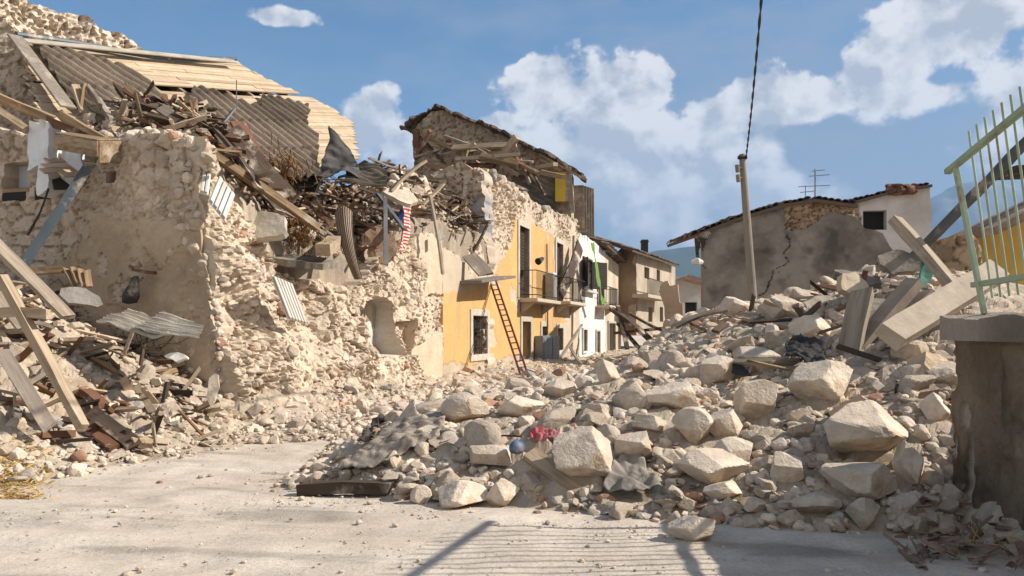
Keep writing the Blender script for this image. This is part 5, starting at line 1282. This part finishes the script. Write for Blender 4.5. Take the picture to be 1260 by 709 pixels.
tag(a.build('splintered_debris', M['rubble']), kind='stuff')
# roof tiles
th = np.linspace(0, math.pi, 8); v = [(math.cos(t) * .085, y, math.sin(t) * .075) for y in (-.2, .2) for t in th] + [(math.cos(t) * .07, y, math.sin(t) * .06) for y in (-.2, .2) for t in th]
f = [(j, j + 1, 8 + j + 1, 8 + j) for j in range(7)] + [(16 + j, 24 + j, 24 + j + 1, 16 + j + 1) for j in range(7)] + [(0, 8, 24, 16), (7, 23, 31, 15)] + [(j, 16 + j, 17 + j, 1 + j) for j in range(7)] + [(8 + j, 9 + j, 25 + j, 24 + j) for j in range(7)]
tile_me = bpy.data.meshes.new('roof_tile'); tile_me.from_pydata(v, [], f); tile_me.update(); tile_me.materials.append(M['tile'])
sh = [(p[0], max(p[1], -.03) if p[0] > -.02 else p[1] + .3, p[2]) for p in v]; shard_me = bpy.data.meshes.new('tile_shard'); shard_me.from_pydata(sh, [], f); shard_me.update(); shard_me.materials.append(M['tile'])
def tiles(n, x0, x1, y0, y1, cols, keys, lab, grp, me=tile_me, sc=1, up=.2, name='roof_tile'):
    k = 0
    while k < n:
        px = r_.uniform(x0, x1); Y = r_.uniform(y0, y1)
        if cols is HU: Y = np.interp(px, UK, [HU[q][0][0] for q in UK]) + .4 + 2.5 * r_.random()
        X = (px - 630) / F * Y; 
        if X > 3.6 and cols is HC: continue
        h = float(H(X, Y, cols, keys)); k += 1
        o = bpy.data.objects.new(name, me); COL.objects.link(o); s = sc * r_.uniform(.6, 1.1); o.scale = (s, s, s)
        o.location = (X, Y, h + r_.uniform(.02, up)); o.rotation_euler = (r_.gauss(0, .5), r_.gauss(0, .5), r_.uniform(0, 6.3)); tag(o, lab, 'roof tile', grp)
tiles(60, 150, 330, 0, 0, HU, UK, 'curved clay roof tile in the debris below the slumped corrugated roof', 'tiles below the slumped roof', up=.4)
tiles(30, 400, 580, 0, 0, HU, UK, 'curved clay roof tile in the debris left of the yellow house', 'tiles left of the yellow house', up=.4)
tiles(60, 1110, 1262, 5.3, 6.9, HC, HK, 'reddish clay tile shard on the ground at the foot of the old wall', 'tile shards at the foot of the wall', shard_me, .42, .04, 'tile_shard')

# --- slabs (broken plaster, concrete)
def slab(px, py, Y, w, h, t, eul, A_, B_, label, cat='slab', name='broken_slab', seed=1, m_='masonry', n=7, poly=None, rough=.02):
    r = np.random.default_rng(seed)
    if poly is None:
        ang = np.sort(np.linspace(0, 2 * math.pi, n, endpoint=False) + r.uniform(-.3, .3, n)); poly = [(math.cos(q) * w / 2 * r.uniform(.85, 1.15), math.sin(q) * h / 2 * r.uniform(.85, 1.15)) for q in ang]
    Rm = np.array(Matrix.Rotation(eul[2], 3, 'Z') @ Matrix.Rotation(eul[1], 3, 'Y') @ Matrix.Rotation(eul[0], 3, 'X')); e1, e2, nn = Rm[:, 0], Rm[:, 1], Rm[:, 2]
    a = Acc(); relief(a, P3(px, py, Y), e1, e2, nn, jagged(poly, .08, .02, seed), max(.02, min(w, h) / 24), t, lambda u, v: rough * fbm(u * 4, v * 4, seed=seed), lambda u, v: lerp(A_, B_, np.clip(.5 + fbm(u * 3, v * 3, seed=seed + 1), 0, 1)))
    return tag(a.build(name, M[m_]), label, cat)
PALE = [.52, .44, .34]; GRY = [.36, .31, .25]; DK = [.12, .10, .085]
slab(326, 276, 14.3, .95, .62, .16, (R(62), .1, -.1), [.46, .42, .35], GRY, 'grey concrete slab tilted over the hollow in the street wall', seed=3)
slab(372, 318, 15.2, 1.6, 1.0, .12, (R(12), .1, .2), GRY, DK, 'flat dark slab roofing the hollow in the street wall', seed=5)
slab(468, 300, 18.6, .75, .95, .06, (R(70), -.3, .25), [.40, .27, .18], [.28, .19, .13], 'rounded brown board standing behind the grey metal post', 'board', 'round_board', seed=9, n=10)
slab(452, 305, 18.5, .3, .95, .05, (R(72), -.5, .1), [.42, .28, .18], [.30, .2, .13], 'narrow curved brown board left of the rounded one', 'board', 'curved_board', seed=10, n=9)
slab(495, 240, 19.0, .9, .6, .1, (R(40), .2, .4), [.62, .53, .43], PALE, 'chunk of pale plastered masonry above the striped cloth', seed=11)
slab(542, 290, 20.8, .26, .34, .2, (R(85), 0, .2), [.66, .65, .62], [.55, .52, .48], 'small white box beside the thin pale post', 'box', 'white_box', seed=12, n=4, m_='stucco')
slab(1058, 340, 10.9, .75, .42, .08, (R(30), .1, .1), [.28, .23, .18], DK, 'dark ragged slab on the crest left of the jutting beam', seed=13)
slab(1108, 322, 10.8, .55, .4, .08, (R(55), .2, -.4), GRY, [.22, .18, .14], 'grey weathered slab just under the jutting beam', seed=14)
slab(1054, 352, 10.5, .45, .42, .1, (R(70), .1, .3), [.54, .42, .30], PALE, 'tan square slab standing on the crest left of the dark ragged one', seed=15, n=5)
slab(1010, 372, 11.2, .5, .3, .08, (R(40), -.2, .2), PALE, GRY, 'pale slab lying tilted on the crest near the antenna line', seed=16)
slab(1095, 385, 9.9, .7, .5, .12, (R(45), .3, -.5), GRY, [.27, .22, .17], 'broad grey slab behind the upright post', seed=17)
slab(1140, 330, 10.6, .22, .5, .05, (R(80), .2, .1), [.16, .34, .28], [.12, .26, .22], 'small green painted board behind the jutting beam', 'board', 'green_board', seed=18, m_='stucco')
slab(1160, 455, 8.2, .5, .4, .25, (R(60), .5, .4), [.50, .38, .26], [.4, .3, .2], 'rough brown masonry lump under the long concrete beam', seed=19, rough=.06)
slab(1130, 505, 7.8, .34, .42, .2, (R(70), .3, .6), [.36, .3, .24], [.3, .25, .2], 'angular brown lump below the concrete beam in the shade', seed=20, rough=.05)
slab(756, 624, 7.15, .55, .20, .03, (0, 0, .05), [.28, .25, .21], [.22, .19, .16], 'flat grey mat lying on the road before the canvas', 'mat', 'flat_mat', seed=21, n=6)
slab(215, 440, 11.0, .36, .14, .12, (R(78), 0, .15), [.72, .70, .66], [.6, .56, .5], 'small white box on the left pile under the corrugated sheet', 'box', 'white_box', seed=22, n=4, m_='stucco')
slab(262, 478, 11.6, .18, .5, .08, (R(80), .1, .2), [.5, .44, .36], PALE, 'pale upright plaster piece at the foot of the ruined corner', seed=23)
slab(98, 365, 11.8, .6, .3, .05, (R(60), .3, .3), [.3, .27, .24], [.2, .18, .16], 'grey rounded sheet scrap on the left pile beside the slats', 'sheet', 'sheet_scrap', seed=24, n=9)
# --- sheets
def quad_sheet(c, name, label, cat, m_, res=.02, thick=.012, wave=0, per=.1, curl=0, A_=(.5, .46, .4), B_=(.35, .32, .27), seed=1, jag=.01, extra=None):
    """c: four 3D corners, counter clockwise; sheet with waves running along the first edge direction"""
    c = [np.array(q) for q in c]; e1 = c[1] - c[0]; L1 = np.linalg.norm(e1); P_ = Plane(c[0], e1, c[3] - c[0]); 
    pl = [(float((q - c[0]) @ P_.e1), float((q - c[0]) @ P_.e2)) for q in c]
    dd = lambda u, v: wave * np.sin(v * 2 * math.pi / per) + curl * fbm(u * 1.6, v * 1.6, seed=seed, o=3)
    a = Acc(); relief(a, P_.O, P_.e1, P_.e2, P_.n, jagged(pl, .1, jag, seed), res, thick, dd, lambda u, v: lerp(A_, B_, np.clip(.5 + fbm(u * 3, v * 3, seed=seed + 1), 0, 1)), bdisp=lambda u, v: -dd(u, v))
    return tag(a.build(name, M[m_]), label, cat)
quad_sheet([P3(118, 396, 11.2), P3(205, 412, 11.0), P3(250, 400, 11.6), P3(160, 384, 12.2)], 'corrugated_sheet', 'bent grey corrugated sheet lying over the left pile', 'sheet', 'masonry', wave=.025, per=.09, curl=.14, seed=4, A_=(.46, .41, .34), B_=(.30, .26, .21))
quad_sheet([P3(165, 404, 11.1), P3(244, 418, 10.9), P3(250, 388, 11.5), P3(200, 384, 11.8)], 'corrugated_sheet', 'second corrugated sheet, overlapping the right end of the bent one', 'sheet', 'masonry', wave=.02, per=.09, curl=.1, seed=6, A_=(.40, .36, .30), B_=(.27, .23, .19))
quad_sheet([P3(392, 224, 17.6), P3(440, 214, 17.4), P3(428, 178, 18.4), P3(408, 160, 18.8)], 'dark_sheet', 'dark folded roofing sheet standing against the sky beside the boards', 'sheet', 'masonry', curl=.4, seed=7, A_=(.13, .12, .11), B_=(.07, .065, .06), jag=.03)
quad_sheet([P3(424, 226, 17.4), P3(476, 228, 17.6), P3(476, 208, 18.2), P3(428, 200, 18.4)], 'corrugated_sheet', 'dark curled corrugated sheet right of the folded one', 'sheet', 'masonry', wave=.04, per=.14, curl=.25, seed=8, A_=(.15, .125, .10), B_=(.07, .06, .05))
# striped mat hanging over the edge: two curved ribbed lengths
a = Acc(); K = 26; J = 40; pts = []
for i in range(K + 1):
    t = i / K; cxp = 416 + 22 * t ** 1.6; cyp = 262 + 82 * t; Yd = 16.6 - .35 * math.sin(t * 2)
    for j in range(J + 1):
        s_ = j / J; w = (22 - 12 * t); p = P3(cxp + (s_ - .2) * w, cyp - (1 - t) * 8 * math.sin(s_ * 3), Yd - .12 * math.sin(s_ * math.pi) - .018 * math.cos(s_ * 2 * math.pi * 8)); pts.append(p)
idx = np.arange((K + 1) * (J + 1)).reshape(K + 1, J + 1); q = np.stack([idx[:-1, :-1].ravel(), idx[1:, :-1].ravel(), idx[1:, 1:].ravel(), idx[:-1, 1:].ravel()], 1)
pts = np.array(pts); jj = np.tile(np.arange(J + 1), K + 1); cc = np.array([.26, .20, .15]) * (1 + .35 * np.cos(jj / J * 2 * math.pi * 8))[:, None]
a.add(np.concatenate([pts, pts + [0, .03, 0]]), np.concatenate([q, q[:, ::-1] + len(pts)]), np.concatenate([cc, cc]))
tag(a.build('ribbed_mat', M['masonry'], smooth=True), 'brown ribbed mat hanging over the top of the street wall', 'mat')
# striped cloth
q3 = [FP.pt(489, 310, .15), FP.pt(496, 314, .15), FP.pt(509, 252, .15), FP.pt(499, 250, .15)]
P_ = Plane(q3[0], q3[1] - q3[0], q3[3] - q3[0]); pl = [(float((q - P_.O) @ P_.e1), float((q - P_.O) @ P_.e2)) for q in q3]
def sc_(u, v):
    st = ((v / .085 + .2 * fbm(u * 3, v * 3, seed=2)) % 1) < .5
    return np.where(st[..., None], [.42, .05, .045], [.66, .60, .54])
dd = lambda u, v: .05 * np.sin(u * 16) + .05 * fbm(u * 3, v * 3, seed=5)
a = Acc(); relief(a, P_.O, P_.e1, P_.e2, P_.n, pl, .02, .01, dd, sc_, bdisp=lambda u, v: -dd(u, v)); tag(a.build('striped_cloth', M['stucco']), 'red and white striped cloth hanging from the debris over the wall', 'cloth')
slab(494, 264, 18.9, .14, .34, .03, (R(80), .1, .2), [.05, .08, .22], [.03, .05, .15], 'dark blue cloth scrap beside the striped cloth', 'cloth', 'blue_cloth', seed=33, m_='stucco')
# slatted white panels
def slatted(c, label, n=5, m_='white'):
    c = [Vector(q) for q in c]; O_ = c[0]; e1 = c[1] - c[0]; e2 = c[3] - c[0]; w = e1.length; h = e2.length; e1n = e1.normalized(); nn = e1.cross(e2).normalized(); e2n = e2.normalized()
    t = empty('slatted_shutter', tuple(O_), label, 'shutter')
    m = MB(); m.frame(O_, (0, w), (0, h), (-.03, 0), e1n, e2n, nn); m.build('backing', M[m_], t, bevel=.006)
    for k in range(n):
        m = MB(); m.frame(O_, (w * (k + .12) / n, w * (k + .88) / n), (.02, h - .02), (.003, .03), e1n, e2n, nn); m.build('slat', M[m_], t, bevel=.008)
    return t
slatted([FP.pt(355, 392, .55), FP.pt(377, 399, .62), FP.pt(349, 340, .35), FP.pt(335, 336, .3)][0:1] + [FP.pt(377, 399, .45), FP.pt(352, 342, .45), FP.pt(334, 338, .6)], 'white slatted shutter hanging slanted on the eroded street wall', 6)
slatted([P3(257, 247, 12.5), P3(277, 272, 12.4), P3(295, 226, 12.9), P3(270, 216, 13.0)], 'white slatted shutter lying on the ridge above the ruined corner', 4)
slatted([P3(246, 237, 12.6), P3(256, 240, 12.6), P3(260, 212, 12.9), P3(250, 209, 12.9)], 'narrow greyish white slatted piece behind the larger white shutter', 2)
# broken cupboard on the cross wall
t = empty('broken_cupboard', tuple(P3(66, 200, 12.9)), 'tan wooden cupboard tipped on its side on the broken cross wall', 'cupboard')
A_ = Vector(P3(66, 184, 12.9)); ex = (Vector(P3(136, 196, 12.6)) - A_).normalized(); ez = Vector((.05, -.25, 1)).normalized(); ey = ez.cross(ex).normalized(); ez = ex.cross(ey)
m = MB(); m.frame(A_, (0, .86), (0, .03), (0, .24), ex, ey, ez); m.build('front', M['wood_pale'], t, bevel=.01)
m = MB(); m.frame(A_, (0, .86), (-.0, .5), (.242, .27), ex, ey, ez); m.build('top', M['wood'], t, bevel=.01)
m = MB(); m.frame(A_, (.84, .87), (.032, .5), (-.1, .24), ex, ey, ez); m.build('side', M['wood'], t, bevel=.01)
m = MB(); m.frame(A_, (.1, .86), (-.012, -.002), (.02, .10), ex, ey, ez); m.build('drawer', M['wood'], t, bevel=.01)
# bag on the wall and its peg
m = MB(); b0 = np.array(CP.pt(163, 357, .30)); 
V = []; Fc = []
for i, (z, rr_) in enumerate(((-.22, .02), (-.20, .11), (-.10, .125), (0, .11), (.09, .075), (.14, .05), (.18, .06), (.22, .03))):
    for k in range(12): an_ = k * math.pi / 6; V.append(b0 + np.array([math.cos(an_) * rr_ * 1.05 + z * .25, math.sin(an_) * rr_ * .6, z]) + np.array([.012 * math.sin(k * 3 + i), 0, 0]))
for i in range(7):
    for k in range(12): Fc.append((i * 12 + k, i * 12 + (k + 1) % 12, i * 12 + 12 + (k + 1) % 12, i * 12 + 12 + k))
Fc += [tuple(range(12))[::-1], tuple(84 + k for k in range(12))]
m.add(V, Fc); tag(m.build('hanging_bag', M['black_sheet'], smooth=True), 'dark bag hanging on the shaded plaster of the cross wall', 'bag')
timber(CP.pt(164, 332, .25), CP.pt(192, 336, .2), .09, .05, 'wood_red', 'short wooden peg board fixed on the cross wall above the bag', 'peg board', name='peg_board')
# wire tangle
for (cx_, cy_, sz, n_, lab) in ((168, 438, .5, 34, 'tangle of thin dark wire and reeds in the left pile'), (1205, 672, .16, 16, 'small grey green tangle of dry stems on the tile shards')):
    m = MB(); c = Vector(surf(cx_, cy_)); 
    for i in range(n_):
        p = c + Vector((r_.gauss(0, sz * .5), r_.gauss(0, sz * .2), abs(r_.gauss(0, sz * .3)))); pts = [p]
        d = Vector((r_.gauss(0, 1), r_.gauss(0, .5), r_.gauss(0, .4))).normalized()
        for k in range(7): d = (d + Vector((r_.gauss(0, .3), r_.gauss(0, .3), r_.gauss(0, .3)))).normalized(); pts.append(pts[-1] + d * sz * .22)
        m.tube(pts, .006 if sz > .3 else .003, 4, cap=False)
    tag(m.build('wire_tangle' if sz > .3 else 'dry_stems', M['iron'] if sz > .3 else M['straw']), lab, 'wire' if sz > .3 else 'plant')
# --- drapes on the heap front
def drape(pix, name, label, cat, A_, B_, amp, seed, res=.02, lift=.05, m_='masonry', fold=(6, 14), stripes=0, maxh=None):
    pts = [surf(*p) for p in pix]; pl = [(float(p[0]), float(p[1])) for p in pts]
    def dd(u, v):
        h = H(u, v); 
        if maxh: h = np.minimum(h, maxh)
        w = np.abs(fbm(u * fold[0] + v * 2, v * fold[0] * .6 - u * 2, seed=seed, o=3)) * amp + amp * .4 * np.abs(fbm(u * fold[1], v * fold[1], seed=seed + 3, o=3))
        return h + lift + w
    def cf(u, v):
        t = np.clip(.5 + fbm(u * 4, v * 4, seed=seed + 4), 0, 1)
        if stripes: t = np.clip(.5 + 1.2 * fbm(u * 3 - v * 5, (u + v) * stripes, seed=seed + 4, o=5), 0, 1)
        return lerp(A_, B_, t)
    a = Acc(); relief(a, (0, 0, 0), (1, 0, 0), (0, 1, 0), (0, 0, 1), jagged(pl, .06, .02, seed), res, .01, dd, cf, bdisp=lambda u, v: -dd(u, v))
    return tag(a.build(name, M[m_], smooth=True), label, cat)
drape([(412, 590), (455, 592), (498, 572), (540, 548), (548, 512), (520, 522), (488, 530), (465, 548), (435, 572)], 'dusty_netting', 'dusty grey brown netting spread over the left end of the front heap', 'netting', (.36, .30, .24), (.13, .105, .085),   .07, 5, lift=.10, stripes=16, fold=(5, 12))
drape([(742, 614), (790, 620), (815, 612), (800, 590), (782, 566), (764, 572), (752, 590)], 'grey_canvas', 'crumpled grey canvas below the smooth boulder at the heap front', 'canvas', (.33, .29, .245), (.20, .175, .145), .16, 8, res=.012, lift=.05, fold=(2.5, 6))
drape([(652, 556), (684, 556), (690, 546), (668, 541), (650, 546)], 'red_cloth', 'red and pink crumpled cloth beside the blue ball', 'cloth', (.36, .045, .055), (.42, .20, .19), .06, 9, res=.008, lift=.10, fold=(12, 26), m_='stucco')
drape([(900, 475), (925, 482), (928, 458), (912, 446), (900, 452)], 'black_plastic', 'black plastic scrap between the squared block and its left neighbour', 'plastic', (.03, .03, .03), (.06, .055, .05), .10, 11, fold=(4, 9), res=.012, lift=.12, m_='stucco')
drape([(965, 462), (1012, 470), (1016, 440), (985, 432), (968, 440)], 'black_sheeting', 'crumpled black sheeting under the boards above the sharp edged block', 'plastic', (.03, .03, .03), (.07, .06, .055), .12, 12, fold=(4, 9), res=.012, lift=.16, m_='stucco')
drape([(440, 566), (458, 560), (495, 520), (486, 516), (456, 540)], 'dark_strip', 'dark rubber strip running up the dusty netting', 'strip', (.06, .05, .045), (.10, .085, .07), .12, 14, lift=.14, res=.012)
# blue ball with a pinched top
p = P3(636, 551, 7.75); m = MB(); V = []; Fc = []
for i in range(13):
    ph = math.pi * i / 12
    for k in range(20):
        an_ = k * math.pi / 10; rr_ = .075 * math.sin(ph) * (1 + .035 * math.sin(an_ * 3 + i * .6)); V.append(p + np.array([rr_ * math.cos(an_), rr_ * math.sin(an_), .072 * math.cos(ph) * (1 - .12 * (i > 9))]))
for i in range(12):
    for k in range(20): Fc.append((i * 20 + k, i * 20 + 20 + k, i * 20 + 20 + (k + 1) % 20, i * 20 + (k + 1) % 20))
m.add(V, Fc); tag(m.build('blue_ball', M['blue'], smooth=True), 'dented blue plastic ball among the stones at the heap front', 'ball')
# iron rod arching over stones
m = MB(); m.tube([P3(560, 556, 8.3), P3(575, 545, 8.2), P3(596, 538, 8.1), P3(620, 536, 8.0), P3(642, 537, 7.9)], .010, 5); tag(m.build('iron_rod', M['iron']), 'thin bent iron rod arching over stones left of the blue ball', 'rod')
# dry grass at the left edge
a = Acc(); r = np.random.default_rng(17)
for i in range(1500):
    y = r.uniform(7.6, 9.2); px = r.normal(10, 26); 
    if px > 62: continue
    x = (px - 630) / F * y; L = r.uniform(.03, .13); an_ = r.uniform(0, 6.3); d = np.array([math.cos(an_), math.sin(an_), r.uniform(.1, .7)]) * L; b = np.array([x, y, float(H(x, y)) + .005]); w = np.array([-math.sin(an_), math.cos(an_), 0]) * .004
    a.add([b - w, b + w, b + d * .6 + w * .6, b + d + [0, 0, -.2 * L]], [(0, 1, 2, 3)], np.array([.52, .35, .13]) * r.uniform(.6, 1.15))
tag(a.build('dry_grass', M['rubble']), kind='stuff')
# thatch like insulation tufts on the upper debris
for (cx_, cy_, Yd, lab) in ((345, 208, 15.6, 'tuft of rusty brown straw insulation beneath the stack of dark boards'), (366, 288, 15.4, 'tuft of brown straw insulation over the tilted concrete slab')):
    a = Acc(); c = P3(cx_, cy_, Yd)
    for i in range(420):
        L = r.uniform(.08, .3); d = r.normal(size=3); d /= np.linalg.norm(d); d *= L; b = c + r.normal(size=3) * [.26, .12, .14]; w = np.cross(d, [0, 0, 1]); w = w / (np.linalg.norm(w) + 1e-6) * .008
        a.add([b - w, b + w, b + d + w, b + d - w], [(0, 1, 2, 3)], np.array([.26, .13, .045]) * r.uniform(.5, 1.2))
    tag(a.build('straw_tuft', M['rubble']), lab, 'insulation', kind='stuff')

# ------------------------------------------------------------------ pole, cable, lamp, ladder
pb = P3(926, 400, 21); pt_ = P3(913, 190, 21); t = empty('utility_pole', tuple(P3(928, 448, 21)), 'tall grey concrete utility pole leaning slightly in front of the grey house', 'utility pole')
m = MB(); m.tube([P3(928, 440, 21), P3(926, 365, 21), P3(919, 270, 21), pt_], [.12, .115, .10, .078], 14); m.build('shaft', M['pole'], t, smooth=False)
for (x, y) in ((911, 207), (912, 219)):
    m = MB(); m.tube([P3(x - 3, y + 5, 20.9), P3(x - 4, y - 4, 20.9)], .06, 8); m.tube([P3(x - 4, y, 20.9), P3(x + 3, y, 20.95)], .03, 6); m.build('insulator', M['pole'], t)
m = MB(); m.tube([P3(908, 194, 20.95), P3(919, 194, 20.95)], .05, 6); m.build('bracket', M['iron'], t)
def bez(a_, b_, sag, n=60):
    a_, b_ = Vector(a_), Vector(b_); return [a_.lerp(b_, i / n) - Vector((0, 0, sag * 4 * (i / n) * (1 - i / n))) for i in range(n + 1)]
ca = P3(918, 192, 20.95); 
cb_ = np.array([1.36, 3.0, 8.9])
for k in (0,):
    path = bez(ca, cb_, .75, 170); t = 0; st = [[], []]
    for i, p in enumerate(path):
        for s_ in (0, 1):
            an_ = i * .55 + s_ * math.pi; st[s_].append(p + Vector((math.cos(an_) * .013, 0, math.sin(an_) * .013)))
cbl = empty('overhead_cable', tuple(ca), 'twisted dark overhead cable rising from the pole top out of frame', 'cable')
for s_ in (0, 1): m = MB(); m.tube(st[s_], .012, 6); m.build('strand', M['iron'], cbl)
lt = empty('street_lamp', tuple(P3(866, 330, 29)), 'small pale street lamp on an arm at the left corner of the grey house', 'street lamp')
m = MB(); m.tube([P3(868, 330, 30), P3(862, 324, 29.6)], .04, 6); m.build('arm', M['zinc'], lt)
m = MB(); m.tube([P3(864, 323, 29.6), P3(858, 322, 29.5), P3(851, 323, 29.5)], [.08, .15, .08], 10); m.build('lamp_head', M['white'], lt)
# ladder
f0 = P3(650, 476, 21.8); t0 = FP.pt(606, 345, .05); ld = empty('ladder', tuple(f0), 'tall red ladder leaning against the yellow house wall', 'ladder')
f0 = Vector(f0); t0 = Vector(t0); ax_ = (t0 - f0).normalized(); sv = (Vector((1, 0, 0)) - ax_ * ax_.x).normalized() * .10
for s_ in (-1, 1):
    m = MB(); m.bar(f0 + sv * s_, t0 + sv * s_, .045, .06, up=N); m.build('side_rail', M['red'], ld, bevel=.006)
L = (t0 - f0).length; n = int(L / .28)
for k in range(1, n): 
    c = f0 + ax_ * (k * L / n); m = MB(); m.tube([c - sv, c + sv], .018, 6); m.build('rung', M['zinc'] if (k * 7) % 5 < 3 else M['red'], ld)

# ------------------------------------------------------------------ old wall and green fence at the right
ow = empty('old_garden_wall', (3.83, 4, 0), 'old dark stained rendered wall at the right edge, with a stone coping', 'wall')
def oc(u, v):
    t = np.clip(.5 + 1.0 * fbm(u * 1.1, v * 1.1, seed=301, o=6), 0, 1); k = lerp([.34, .26, .18], [.13, .095, .065], t)
    st = sst(fbm(u * 5, v * .9, seed=302, o=5), .05, .45); k = k * (1 - .5 * st)[..., None]
    gr = sst(fbm(u * 3, v * 3, seed=303, o=5) - v * .25, .0, .35); k = k * (1 - .45 * gr)[..., None] + np.array([.03, .035, .02]) * .4 * gr[..., None]
    rm = sst(fbm(u * 2, v * .8, seed=304, o=5), .18, .24)[..., None]; return k * (1 - rm) + np.array([.36, .30, .23]) * rm
a = Acc(); relief(a, (3.70, 0, 0), (0, 1, 0), UP, (-1, 0, 0), jagged([(.8, -.1), (6.82, -.1), (6.82, 1.60), (.8, 1.60)], .08, .006, 9), .02, .26, lambda u, v: .05 * fbm(u * 2, v * 2, seed=305, o=5) - .03 * sst(fbm(u * 2, v * .8, seed=304, o=5), .18, .24) + .022 * fbm(u * 12, v * 12, seed=306) + .10 * np.exp(-v / .12), oc)
a.build('wall_body', M['masonry'], ow)
a = Acc(); relief(a, (3.62, 0, 1.605), (1, 0, 0), (0, 1, 0), (0, 0, 1), jagged([(0, .7), (.42, .7), (.42, 6.88), (0, 6.88)], .06, .018, 10), .02, .10, lambda u, v: .10 - .1 + .05 * fbm(u * 3, v * 3, seed=307, o=5) + .10, lambda u, v: lerp([.34, .29, .23], [.20, .165, .13], np.clip(.5 + fbm(u * 2, v * 2, seed=308, o=5), 0, 1)))
a.build('coping', M['masonry'], ow)
gf = empty('green_fence', (3.85, 4, 1.72), 'pale green iron bar fence leaning outwards on top of the old wall', 'fence')
def topr(y): return np.array([3.71 + (6.88 - y) * .005 - .02 * (6.88 - y), y, 2.95 + (6.88 - y) * .235])
def botr(y): return np.array([3.86, y, 1.97 + (6.75 - y) * .035])
m = MB(); m.bar(topr(6.93), topr(1.6), .055, .045); m.build('top_rail', M['green_iron'], gf, bevel=.004)
m = MB(); m.bar(botr(6.80), botr(1.6), .055, .045); m.build('bottom_rail', M['green_iron'], gf, bevel=.004)
m = MB(); m.bar(topr(6.80) , botr(6.64) + np.array([0, 0, -.25]), .04, .04, up=(1, 0, 0)); m.build('end_post', M['green_iron'], gf, bevel=.004)
y = 6.55
while y > 1.7:
    a_ = botr(y - .02) - UP * .13; b_ = topr(y); d = (b_ - a_); d /= np.linalg.norm(d); m = MB(); m.tube([a_ + N * 0, b_ + d * .17], .0095, 6); m.build('bar', M['green_iron'], gf); y -= .112
